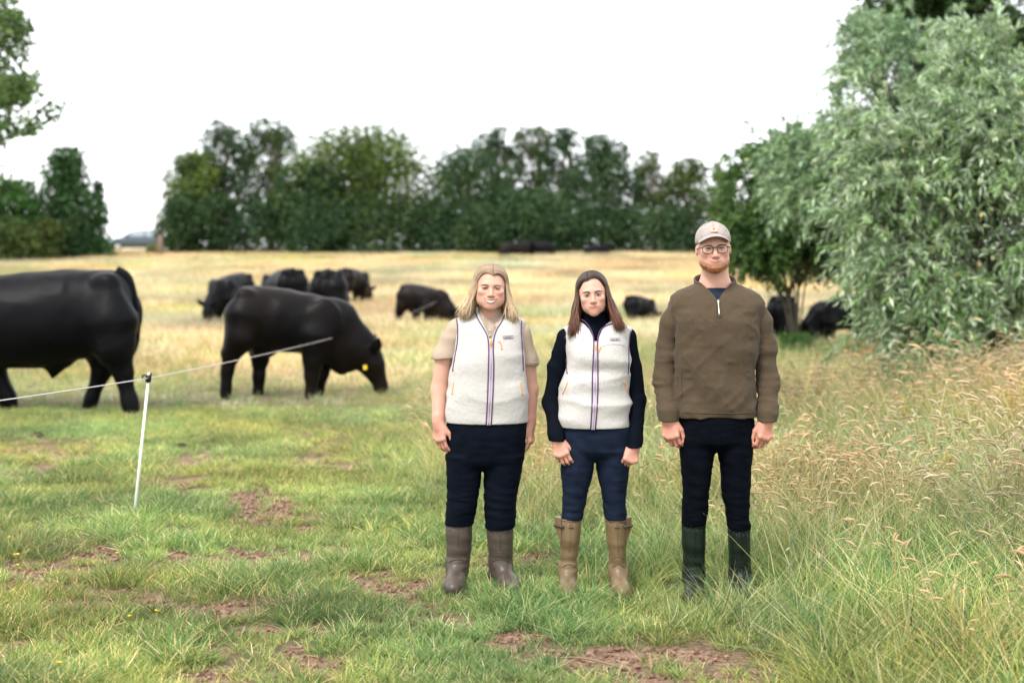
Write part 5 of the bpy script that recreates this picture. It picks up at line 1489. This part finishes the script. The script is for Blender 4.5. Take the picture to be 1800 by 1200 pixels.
    for sg in (-1, 1):
        mb = MB(); mb.tube([sf(1258.5 + sg * 64, 640 + 55 * t) for t in np.linspace(0, 1, 14)], .0022, 4); mb.obj('pocket_seam', M_olive, wo)
    for cx, cy, py in ((1173, -.047, 728), (1346, -.047, 729)):
        mb = MB(); th = np.linspace(0, 2 * np.pi, 20); mb.tube([(B.X(cx) + .0485 * math.cos(a), cy + .0485 * math.sin(a), B.Z(py)) for a in th], .003, 5); mb.obj('cuff_seam', M_olive, wo)
    trousers(B, [(722, 1193, 1324, 0, .12), (750, 1192, 1325.5, 0, .125), (773, 1194, 1324, 0, .12), (782, 1200, 1318, 0, .10), (792, 1230, 1288, 0, .05)],
             [(770, 1193, 1259, 0, .105), (820, 1197, 1252, 0, .095), (870, 1200.5, 1245, 0, .08), (900, 1199, 1243.5, .005, .075), (922, 1198.5, 1241, .01, .07)],
             [(770, 1255, 1325, 0, .105), (820, 1266, 1320.5, 0, .095), (870, 1270, 1317, 0, .08), (900, 1276, 1317.5, .005, .075), (930, 1280, 1319, .01, .07)], M_dark, root, 91, [(850, 925, .006)])
    boot(B, [(917, 1197.5, 1242, .012, .070), (950, 1199, 1241, .015, .068), (985, 1202, 1239, .02, .062), (1014, 1204, 1238, .02, .056)], None, -8, M_bootg, root, L=.29)
    boot(B, [(926, 1279, 1320, .012, .070), (960, 1281, 1320, .015, .068), (990, 1283, 1320, .02, .062), (1018, 1285, 1319, .02, .056)], None, 6, M_bootg, root, L=.29)
man()
# ------------------------------------------------------------------ cattle
def cow_mat(name, base, brown, amt):
    return mat(name, base, .42, .10, noise=(1.7, brown, amt), bump=(120, .35, .006))
M_cow = cow_mat('black_coat', (.0022, .0024, .0036), (.004, .004, .005), .6)
M_cowb = cow_mat('black_brown_coat', (.0026, .0026, .0034), (.013, .0075, .005), .6)
M_cowr = cow_mat('brown_black_coat', (.0035, .003, .0035), (.018, .010, .007), .9)
M_tag = mat('yellow_tag', (.75, .55, .03), .5, .4)
M_hoof = mat('hoof', (.03, .028, .025), .6, .3)

class Beast:
    """drawn from the photograph's columns and rows at one distance, in its own frame (x along the picture)"""
    def __init__(s, px0, foot, Y): s.px0, s.foot, s.s, s.Y = px0, foot, 2500 / Y, Y
    def X(s, px): return (px - s.px0) / s.s
    def Z(s, py): return (s.foot - py) / s.s
    def p(s, px, py, y=0.0): return np.array([s.X(px), y, s.Z(py)])
    def vol(s, x0, x1, y0, y1, z1, h): return Vol(ax(x0, [(x1, h)]), ax(y0, [(y1, h)]), ax(-.06, [(z1, h)]))
    def barrel(s, V, rows, p=2.1): V.loft([(s.X(px), 0, s.Z((t + b) / 2), hw, (b - t) / 2 / s.s) for (px, t, b, hw) in rows], axis=0, p=p, cap=False)

def ear(V, c, d, L=.17):
    c = np.asarray(c, float); d = unit(np.asarray(d, float)); V.cone(c, c + d * L * .55, .03, .055, .03, 'u', .6); V.cone(c + d * L * .5, c + d * L, .055, .02, .02, 'u', .6)

def bull():
    B = Beast(110, 713, 15.2)
    p = at(110, 15.2)
    t = empty('bull', p, 'big black bull walking out of the left edge behind the wire', 'bull'); t.scale = (1, 1, 1.035)
    V = B.vol(B.X(-330), B.X(262), -.55, .6, 1.75, .018)
    B.barrel(V, [(239, 545, 575, .06), (234, 507, 605, .20), (220, 483, 612, .30), (196, 471, 616, .345), (150, 471, 620, .37), (100, 473, 632, .41), (50, 476, 637, .43), (0, 479, 637, .43), (-50, 478, 642, .42), (-100, 472, 642, .39), (-140, 476, 630, .33), (-165, 500, 605, .22)], 2.15)
    V.chain([B.p(-120, 535), B.p(-180, 530), B.p(-225, 545)], [.42, .34, .22], .12)
    V.chain([B.p(-225, 545), B.p(-262, 585)], [.21, .13], .08); ear(V, B.p(-215, 520, -.15), (.2, -1, .1)); ear(V, B.p(-215, 520, .15), (.2, 1, .1))
    # hind legs: the near one forward of the far one
    V.chain([B.p(208, 560, -.2), B.p(212, 600, -.22), B.p(226, 640, -.2), B.p(236, 690, -.19), B.p(240, 706, -.2)], [.25, .19, .092, .066, .072], .08)
    V.chain([B.p(190, 570, .2), B.p(172, 612, .22), B.p(170, 643, .2), B.p(152, 690, .19), B.p(147, 706, .19)], [.25, .17, .098, .066, .075], .08)
    V.chain([B.p(160, 560, .2), B.p(165, 600, .22)], [.2, .15], .1)
    V.chain([B.p(-110, 580, -.22), B.p(-100, 640, -.22), B.p(-103, 706, -.22)], [.22, .10, .07], .08)
    V.chain([B.p(-60, 580, .22), B.p(-25, 635, .22), B.p(2, 690, .2), B.p(5, 708, .2)], [.22, .12, .075, .08], .08)
    V.chain([B.p(110, 622), B.p(98, 634), B.p(93, 652)], [.11, .07, .022], .08)
    for sy in (-1, 1): V.ell(B.p(196, 490, sy * .24), (.13, .08, .08), .08); V.ell(B.p(205, 545, sy * .27), (.2, .10, .26), .1)
    V.fn(folds(.010, 2.2, 3.0, 5), 'add'); V.fn(folds(.004, 6, 6, 8), 'add')
    V.obj('body', M_cow, t, 2)
    mb = MB(); P = curve([B.p(205, 472), B.p(226, 486), B.p(238, 530), B.p(241, 575, .02), B.p(236, 605, .0), B.p(212, 628, .02), B.p(190, 632, .02)], 40)
    mb.tube(P, np.interp(np.linspace(0, 1, len(P)), [0, .3, .65, .82, .95, 1], [.055, .04, .026, .05, .055, .01]), 8); mb.obj('tail', M_cow, t)
    for (px, y) in ((241, -.2), (144, .19), (-104, -.22), (6, .2)):
        mb = MB(); mb.tube([B.p(px, 713, y), B.p(px, 706, y)], [.085, .07], 8); mb.obj('hoof', M_hoof, t)

def grazer_mesh(h=.016):
    """grazing cow seen from its right side, head down; built once from the nearest one and shared"""
    B = Beast(520, 700, 15.6)
    V = B.vol(B.X(375), B.X(705), -.5, .5, 1.4, h)
    B.barrel(V, [(407, 540, 575, .05), (411, 519, 592, .16), (420, 507, 602, .245), (440, 503, 606, .275), (470, 504, 616, .30), (505, 509, 619, .31), (535, 516, 623, .31), (560, 521, 633, .29), (582, 527, 646, .26), (600, 540, 650, .19), (612, 560, 642, .10)], 2.1)
    V.chain([B.p(588, 577), B.p(622, 610), B.p(642, 628)], [.29, .205, .155], .1, .75)
    V.chain([B.p(636, 626), B.p(652, 645), B.p(667, 680)], [.155, .125, .080], .06)
    V.ell(B.p(668, 688), (.075, .075, .06), .04)
    for sy in (-1, 1): ear(V, B.p(652, 622, sy * .10), (.25, sy * .8, .85), .24)
    V.ell(B.p(642, 612), (.10, .10, .08), .06)
    V.chain([B.p(425, 555, -.14), B.p(420, 590, -.17), B.p(404, 618, -.16), B.p(397, 650, -.15), B.p(393, 692, -.15)], [.21, .165, .092, .055, .06], .07)
    V.chain([B.p(435, 560, .14), B.p(452, 600, .17), B.p(454, 632, .16), B.p(452, 665, .15), B.p(450, 694, .15)], [.20, .14, .085, .055, .06], .07)
    V.chain([B.p(548, 590, -.18), B.p(545, 632, -.19), B.p(543, 660, -.18), B.p(540, 694, -.18)], [.19, .095, .062, .06], .07)
    V.chain([B.p(572, 595, .18), B.p(570, 635, .18), B.p(563, 665, .17), B.p(560, 694, .17)], [.19, .09, .06, .06], .07)
    V.chain([B.p(590, 620), B.p(598, 646)], [.17, .09], .1)
    V.chain([B.p(455, 616), B.p(470, 622)], [.09, .05], .08)
    for sy in (-1, 1):
        V.ell(B.p(428, 516, sy * .19), (.10, .06, .06), .06); V.ell(B.p(566, 560, sy * .24), (.16, .07, .22), .08); V.ell(B.p(432, 555, sy * .2), (.17, .08, .2), .08)
    V.fn(folds(.010, 2.6, 3.2, 6), 'add'); V.fn(folds(.004, 7, 6, 8), 'add')
    me = V.mesh('cow_body', 2)
    mb = MB(); P = curve([B.p(424, 507), B.p(411, 515), B.p(406, 550), B.p(405, 600), B.p(404, 640)], 24)
    mb.tube(P, np.interp(np.linspace(0, 1, len(P)), [0, .3, .7, .9, 1], [.05, .03, .022, .045, .01]), 7)
    tg = MB(); c = B.p(637, 647, -.155); tg.box(c - [.02, .006, .025], c + [.02, .006, .025])
    return me, mb.mesh('cow_tail'), tg.mesh('ear_tag', False)

COW_ME = grazer_mesh()
GRP = 'black cattle grazing in the field'
def cow(px, Y, yaw, scale, label, coat, tagged=False, flip=False, roll=0.0, sink=0.0):
    p = at(px, Y); p.z -= sink
    t = empty('cow', p, label, 'cow', GRP, math.radians(yaw)); t.scale = (-scale if flip else scale, scale, scale)
    for nm, me in zip(('body', 'tail'), COW_ME):
        m = me.copy() if coat not in me.materials[:] and len(me.materials) else me
        if not len(m.materials): m.materials.append(coat)
        elif m.materials[0] != coat: m.materials[0] = coat
        link(nm, m, None, t)
    if tagged:
        link('ear_tag', COW_ME[2], M_tag, t)
    return t
bull()
cow(524, 16.8, 10, 1.065, 'nearest grazing cow with brownish flank and head down by the wire', M_cowb, True)
cow(578, 28, 96, 1.10, 'cow seen from behind, its back rising over the nearest grazing cow', M_cow)
cow(495, 33, 122, 1.10, 'cow with rounded rump standing between the left one and the one seen from behind', M_cow, sink=.05)
cow(402, 32, -112, .98, 'leftmost cow of the far group facing the camera with lowered head', M_cow)
cow(624, 39, 64, .86, 'farthest small brownish cow peeping out right of the group behind the wire', M_cowr)
cow(750, 32.0, -28, .88, 'brown-black cow grazing left of the blonde woman beside the white stake', M_cowr, sink=.10)
cow(1128, 33.0, 48, .68, 'small cow with yellow ear tag grazing between the dark-haired woman and the man', M_cow, True, sink=.15)
cow(1374, 25.5, 80, .86, 'cow half hidden behind the sleeve of the man', M_cow, sink=.1)
cow(1474, 25.5, 196, .86, 'cow standing in the shade under the willow leaves', M_cow, sink=.1)
def resting():
    # cattle lying along the foot of the hedgerow
    B = Beast(0, 0, 2500.)
    V = Vol(ax(-1.3, [(1.4, .03)]), ax(-.5, [(.5, .03)]), ax(-.05, [(1.0, .03)]))
    V.loft([(-1.0, 0, .32, .15, .22), (-.8, 0, .40, .34, .36), (-.3, 0, .42, .42, .42), (.3, 0, .43, .42, .44), (.7, 0, .45, .33, .40), (.9, 0, .5, .2, .28)], axis=0)
    V.chain([(.7, 0, .6), (1.0, .0, .78)], [.22, .15], .1); V.chain([(1.0, 0, .80), (1.22, -.1, .66)], [.14, .08], .05)
    ear(V, (.98, -.1, .88), (-.1, -1, .2)); ear(V, (.98, .1, .88), (-.1, 1, .2))
    V.chain([(.6, -.3, .1), (.95, -.36, .08)], [.12, .07], .06); V.chain([(-.7, -.3, .16), (-.35, -.46, .08)], [.2, .08], .06)
    V.fn(lambda x, y, z: -.02 - z + 0 * x + 0 * y)
    me = V.mesh('resting_body', 1)
    for (px, Y, sc, yaw, co, lab) in ((905, 60.5, 1.0, 10, M_cowr, 'brownish animal lying at the foot of the hedgerow above the blonde hair'), (945, 61, 1.05, 180, M_cow, 'black animal lying at the hedgerow between the two women'), (1050, 61.5, .8, 5, M_cow, 'black animal lying below the dense upright tree')):
        t = empty('cow', at(px, Y), lab, 'cow', GRP, math.radians(yaw)); t.scale = (sc * .72,) * 3
        m = me.copy(); link('body', m, co, t)
resting()
# ------------------------------------------------------------------ electric fence
M_white = mat('white_plastic', (.74, .74, .72), .45, .4)
M_ins = mat('black_plastic', (.012, .012, .013), .45, .4)
M_wire = mat('polywire', (.62, .58, .58), .6, .3)
def fence_post(base, top, label, r=.0095):
    base, top = Vector(base), Vector(top); d = top - base; L = d.length; u = d.normalized()
    t = empty('fence_post', base, label, 'fence post', 'white electric fence stakes')
    mb = MB(); mb.tube([(0, 0, -.30), tuple(u * L)], [r, r * .9], 8); mb.obj('stake', M_white, t)
    mb = MB(); c = u * (L - .035); mb.box((c.x - .014, c.y - .012, c.z - .026), (c.x + .014, c.y + .012, c.z + .022)); mb.tube([tuple(c + Vector((-.012, -.006, -.004))), tuple(c + Vector((-.034, -.012, -.002))), tuple(c + Vector((-.034, -.012, .018))), tuple(c + Vector((-.016, -.01, .022)))], .006, 6)
    mb.tube([tuple(c + Vector((.012, -.006, -.02))), tuple(c + Vector((.02, -.008, .035)))], .007, 6)
    mb.obj('insulator', M_ins, t)
    return c + base
b1 = hit(227, 911); y1 = b1.y
t1 = Vector(((262 - 900) / 2500 * y1, y1, CAM_H + (456 - 655) / 2500 * y1))
c1 = fence_post(b1, t1, 'leaning white plastic fence stake on the short grass, black clip on top')
b2 = at(790, 35.5); t2 = Vector((b2.x + .02, b2.y, CAM_H + (456 - 514) / 2500 * b2.y))
c2 = fence_post(b2, t2, 'distant white fence stake in the straw grass left of the blonde woman', .02)
b0 = at(-420, 6.6); c0 = fence_post(b0, b0 + Vector((.05, 0, .90)), 'near white fence stake just outside the left edge')
mb = MB()
def wire(a, b, sag):
    t = np.linspace(0, 1, 26)[:, None]; P = np.array(a) + (np.array(b) - np.array(a)) * t; P[:, 2] -= sag * 4 * (t * (1 - t))[:, 0]; return P
W = np.vstack([wire(c0, c1, .01), wire(c1, c2, .16)[1:]])
mb.tube(W, np.r_[np.full(26, .0034), np.linspace(.0034, .0018, len(W) - 26)], 5)
tag(mb.obj('fence_wire', M_wire), 'pale electric fence wire strung from the leaning stake past the cattle', 'wire')

# ------------------------------------------------------------------ parked car beyond the crest
M_paint = mat('dark_car_paint', (.03, .05, .065), .25, .6, coat=.6)
M_glass = mat('car_glass', (.30, .36, .44), .08, .8, coat=.5)
M_tyre = mat('tyre', (.012, .012, .012), .85, .2); M_rim = mat('rim', (.4, .4, .42), .35, .5, metal=.7); M_lamp = mat('lamp_glass', (.7, .7, .68), .1, .6)
def car(px, Y, yaw):
    p = at(px, Y); t = empty('parked_car', p - Vector((0, 0, .04)), 'dark car parked in the gap between the left hedge and the hedgerow', 'car', None, math.radians(yaw))
    def loft(sections, name, m, parent, sm=True):     # sections: x, half width, zlow, zhigh
        mb = MB(); n = 12; v = []
        for (x, w, z0, z1) in sections:
            for k in range(n):
                a = 2 * math.pi * (k + .5) / n; c, s = math.cos(a), math.sin(a)
                v.append((x, w * np.sign(c) * abs(c) ** .45, (z0 + z1) / 2 + (z1 - z0) / 2 * np.sign(s) * abs(s) ** .45))
        m_ = len(sections); i, j = np.meshgrid(np.arange(m_ - 1), np.arange(n), indexing='ij'); i = i.ravel(); j = j.ravel()
        q = np.c_[i * n + j, i * n + (j + 1) % n, (i + 1) * n + (j + 1) % n, (i + 1) * n + j]
        mb.add(v, q, None); 
        c0 = np.mean(v[:n], 0); c1 = np.mean(v[-n:], 0); mb.add(np.vstack([v[:n], [c0]]), None, [(j, (j + 1) % n, n) for j in range(n)]); mb.add(np.vstack([v[-n:], [c1]]), None, [((j + 1) % n, j, n) for j in range(n)])
        return mb.obj(name, m, parent, sm)
    loft([(-2.15, .62, .45, .72), (-2.05, .80, .30, .86), (-1.2, .88, .24, 1.0), (-.7, .90, .24, 1.06), (.8, .90, .24, 1.08), (1.7, .88, .28, 1.06), (2.1, .78, .35, 1.0), (2.18, .65, .45, .9)], 'body', M_paint, t)
    loft([(-.95, .66, .98, 1.06), (-.35, .68, 1.0, 1.42), (0, .66, 1.0, 1.52), (1.0, .66, 1.0, 1.52), (1.6, .64, 1.0, 1.36), (1.95, .6, 1.0, 1.08)], 'cabin', M_paint, t)
    for sy in (-1, 1):
        for (x0, x1, x2, x3) in ((-.72, -.28, .38, .40), (.48, .50, 1.2, 1.3)):
            mb = MB(); y = sy * .70; mb.add([(x0, y, 1.07), (x3, y, 1.07), (x2, sy * .665, 1.44), (x1, sy * .665, 1.42)], [(0,1,2,3)]); o = mb.obj('side_window', M_glass, t, False); o.modifiers.new('thick', 'SOLIDIFY').thickness = .02
    mb = MB(); mb.add([(-.98, -.58, 1.07), (-.98, .58, 1.07), (-.36, .54, 1.44), (-.36, -.54, 1.44)], [(0,1,2,3)]); o = mb.obj('windscreen', M_glass, t, False); o.modifiers.new('thick', 'SOLIDIFY').thickness = .02
    for x in (-1.4, 1.4):
        for sy in (-1, 1):
            mb = MB(); mb.tube([(x, sy * .70, .32), (x, sy * .90, .32)], .33, 18); w = mb.obj('wheel', M_tyre, t)
            mb = MB(); mb.tube([(x, sy * .85, .32), (x, sy * .915, .32)], .21, 14); mb.obj('rim', M_rim, w)
    for sy in (-1, 1):
        mb = MB(); mb.ball((-2.02, sy * .62, .72), (.10, .16, .08), 6); mb.obj('headlight', M_lamp, t)
        mb = MB(); mb.ball((-.72, sy * .98, 1.08), (.08, .10, .07), 6); mb.obj('wing_mirror', M_paint, t)
car(240, 100, 24)
# ------------------------------------------------------------------ old gate posts and scrub at the gap
M_wood = mat('weathered_wood', (.25, .17, .14), .9, .2, noise=(12, (.16, .11, .09), .7), bump=(40, .5, .01))
for px, top, Y, lab in ((281, 413, 61, 'brown wooden gate post at the right side of the gap with the car'), (155, 404, 60, 'wooden gate post at the left side of the gap below the evergreen')):
    p = at(px, Y); H = (456 - top) / s_at(Y) + CAM_H - p.z
    t = empty('gate_post', p, lab, 'post', 'gate posts of the field gap')
    mb = MB(); mb.tube([(0, 0, -.2), (.02, 0, H - .06), (.02, 0, H)], [.10, .095, .05], 7); mb.obj('post', M_wood, t)
for px, top, w, Y, lab, sd in ((270, 431, 26, 62.5, 'low pale scrub in front of the parked car', 301), (172, 420, 34, 61, 'low pale scrub right of the left gate post', 302)):
    far_tree(px, top, w, Y, name='dry_bush', label=lab, leafL=.13, n=1500, low=.02, seed=sd, cols=((5.0, 3.0, 4.0), (4.0, 2.6, 3.0)), group='dry scrub in the gap', cat='bush', ncl=8, parts=('stem', 'foliage'))

# ------------------------------------------------------------------ small things in the turf
M_bird = mat('dark_plumage', (.012, .010, .02), .5, .4)
def bird():
    p = hit(72, 452); t = empty('crow', p, 'small dark bird standing at the far left edge of the straw field', 'bird'); t.scale = (1.5,) * 3
    V = Vol(ax(-.30, [(.30, .012)]), ax(-.14, [(.14, .012)]), ax(-.02, [(.46, .012)]))
    V.ell((0, 0, .22), (.15, .085, .09), 0, 'u', np.array(Euler((0, .5, 0)).to_matrix())); V.chain([(-.1, 0, .28), (-.13, 0, .36)], [.06, .05], .04); V.chain([(-.15, 0, .37), (-.22, 0, .35)], [.025, .006], .02)
    V.chain([(.1, 0, .17), (.24, 0, .10)], [.05, .02], .03)
    for sy in (-.03, .03): V.cone((0, sy, .15), (0, sy, 0), .014, .01, .01)
    V.obj('body', M_bird, t)
bird()
M_petal = mat('yellow_petal', (.80, .50, .01), .5, .3, trans=.2); M_stalk = mat('green_stalk', (.10, .16, .04), .7, .3)
for k, (px, py, lab) in enumerate([(217, 912, 'buttercup at the foot of the leaning fence stake'), (18, 972, 'upper buttercup at the left edge of the turf'), (31, 1000, 'larger buttercup pair bloom near the left edge of the turf'), (32, 1018, 'lower buttercup near the left edge beside the larger bloom'),
                           (107, 1198, 'buttercup at the bottom edge of the picture'), (230, 1120, 'buttercup below the large bare soil patch on the left'), (278, 1100, 'buttercup beside the bare soil left of centre'), (208, 995, 'small buttercup in the dark green tuft left of centre')]):
    p = hit(px, py); r = np.random.default_rng(400 + k); hgt = .07 + .03 * r.random()
    t = empty('buttercup', p, lab, 'flower', 'buttercups in the turf')
    mb = MB(); mb.tube(curve([(0, 0, -.01), (.006, -.01, hgt * .5), (.0, -.02, hgt)], 6), .0013, 4); mb.obj('stem', M_stalk, t)
    for q in range(5):
        a = q * 1.2566 + r.random(); d = np.array([math.cos(a), math.sin(a), .45]); s_ = np.array([-math.sin(a), math.cos(a), 0]); c = np.array([0, -.02, hgt]); R_ = .0125 if k != 2 else .017
        mb = MB(); mb.add([c, c + d * R_ * .6 + s_ * R_ * .55, c + d * R_ * 1.1, c + d * R_ * .6 - s_ * R_ * .55], [(0,1,2,3)]); mb.obj('petal', M_petal, t)
M_dung = mat('dung', (.045, .033, .022), .9, .2, bump=(60, .8, .02))
for k, (px, py, lab) in enumerate([(183, 838, 'dark cowpat on the short turf left of the leaning stake'), (66, 766, 'dark cowpat beneath the bull near the left edge'), (143, 918, 'dark cowpat left of the foot of the leaning stake'), (318, 785, 'dark cowpat right of the leaning stake')]):
    p = hit(px, py); V = Vol(ax(-.16, [(.16, .012)]), ax(-.16, [(.16, .012)]), ax(-.03, [(.08, .01)]))
    V.ell((0, 0, 0), (.10, .09, .035)); V.ell((.03, .02, .02), (.05, .06, .03), .03); V.ell((-.04, -.02, .012), (.05, .05, .03), .03); V.fn(folds(.012, 14, 14, 50 + k), 'add')
    o = V.obj('cowpat', M_dung); o.location = p; o.scale = (.7, .7, .6); o.rotation_euler = (0, 0, k * 1.3); tag(o, lab, 'dung', 'cowpats on the turf')
M_twig = mat('dry_twig', (.22, .16, .10), .9, .2)
for (px, py, ang, L, lab) in ((608, 1048, .1, .14, 'dry twig lying on the turf left of the brown boots'), (1030, 1172, -.5, .34, 'long dry stalk lying across the bare soil at the bottom')):
    p = hit(px, py); mb = MB(); a = np.array([math.cos(ang), math.sin(ang), 0]); mb.tube(curve([-a * L / 2 + [0, 0, .012], [0, .01, .03], a * L / 2 + [0, 0, .014]], 8), [.005] * len(curve([-a, [0, 0, 0], a], 8)), 5)
    o = mb.obj('twig', M_twig); o.location = p; tag(o, lab, 'twig')

# ------------------------------------------------------------------ dock and weeds under the willow
M_dock = mat('dock_seed', (.42, .30, .06), .8, .2); M_dockl = mat('dock_leaf', (.16, .22, .05), .6, .3, trans=.25); M_yl = mat('yellow_leaf', (.62, .48, .07), .6, .3, trans=.25)
def dock(px, py, top, lab, seed, rusty=False):
    p = hit(px, py); r = np.random.default_rng(seed); H = (456 - top) / s_at(p.y) + CAM_H - p.z
    t = empty('dock_plant', p, lab, 'weed', 'tall weeds in the long grass')
    mb = MB(); lean = r.normal(0, .08)
    mb.tube([(0, 0, -.03), (lean * .4, 0, H * .5), (lean, 0, H)], [.008, .006, .003], 5)
    for k in range(9):
        z = H * (.42 + .06 * k); a = r.uniform(0, 6.28); L = H * (.20 - .012 * k); x0 = lean * z / H
        mb.tube([(x0, 0, z), (x0 + math.cos(a) * L * .4, math.sin(a) * L * .4, z + L * .7), (x0 + math.cos(a) * L * .5, math.sin(a) * L * .5, z + L)], [.004, .003, .002], 4)
        for q in range(16):
            f = r.uniform(.25, 1); c = np.array([x0 + math.cos(a) * L * .5 * f, math.sin(a) * L * .5 * f, z + L * f]) + r.normal(0, .008, 3); mb.ball(c, r.uniform(.006, .012), 3)
    mb.obj('seed_stalk', M_dock, t)
    n = 16; P = np.c_[r.normal(0, .03, n), r.normal(0, .03, n), r.uniform(.02, H * .5, n)]; d = unit(np.c_[r.normal(0, 1, n), r.normal(0, 1, n), r.uniform(.1, .7, n)])
    L = r.uniform(.12, .24, n); o = link('leaf', leaf_mesh('leaf', P, d, L, L * .17, np.ones((n, 3)), r), M_yl if rusty else M_dockl, t); o['kind'] = 'stuff'
dock(1662, 690, 578, 'tall yellow dock spike standing in front of the willow', 501)
dock(1735, 700, 600, 'rusty dock stalk right of the tall yellow spike', 502)
dock(1770, 800, 690, 'weed with seed stalk near the right edge of the tall grass', 503)
dock(1590, 780, 700, 'weed stalk in the seed grass below the willow foot', 504)
dock(1725, 905, 805, 'weed with yellow leaves in the tall grass at the lower right', 505, True)
dock(1668, 880, 800, 'yellow-leaved weed left of the one at the lower right', 506, True)
def low_bush(px, py, top, wpx, lab, seed, col, L=.05, n=2600):
    p = hit(px, py); s = s_at(p.y)
    tree('weed_bush', lab, p.x, p.y, (456 - top) / s + CAM_H - p.z, wpx / s, seed, leafL=L, n=n, material=M_leaf_light, cols=col, low=.05, ncl=12, group='weedy bushes under the willows', cat='bush', parts=('stem', 'foliage'))
low_bush(1605, 700, 650, 120, 'mustard-green clump in front of the willow foot', 510, ((2.6,1.9,1.0),(2.0,1.7,1.0)))
low_bush(1780, 690, 590, 150, 'rusty green weeds at the right edge under the willow', 511, ((1.6,1.3,.9),(1.1,1.2,.9),(2.4,1.5,.8)))
low_bush(1400, 635, 585, 70, 'dark green weeds between the man and the cow under the willow', 512, ((.8,1.2,1),(1.1,1.4,1)))
low_bush(1690, 660, 580, 190, 'dark nettle-like bush below the big willow crown', 513, ((.7,.9,.8),(.9,1.1,.9)), .06, 4200)
low_bush(1530, 650, 590, 90, 'pinkish dry weeds left of the mustard-green clump', 514, ((3.2,2.0,3.0),(2.2,1.7,1.6)))
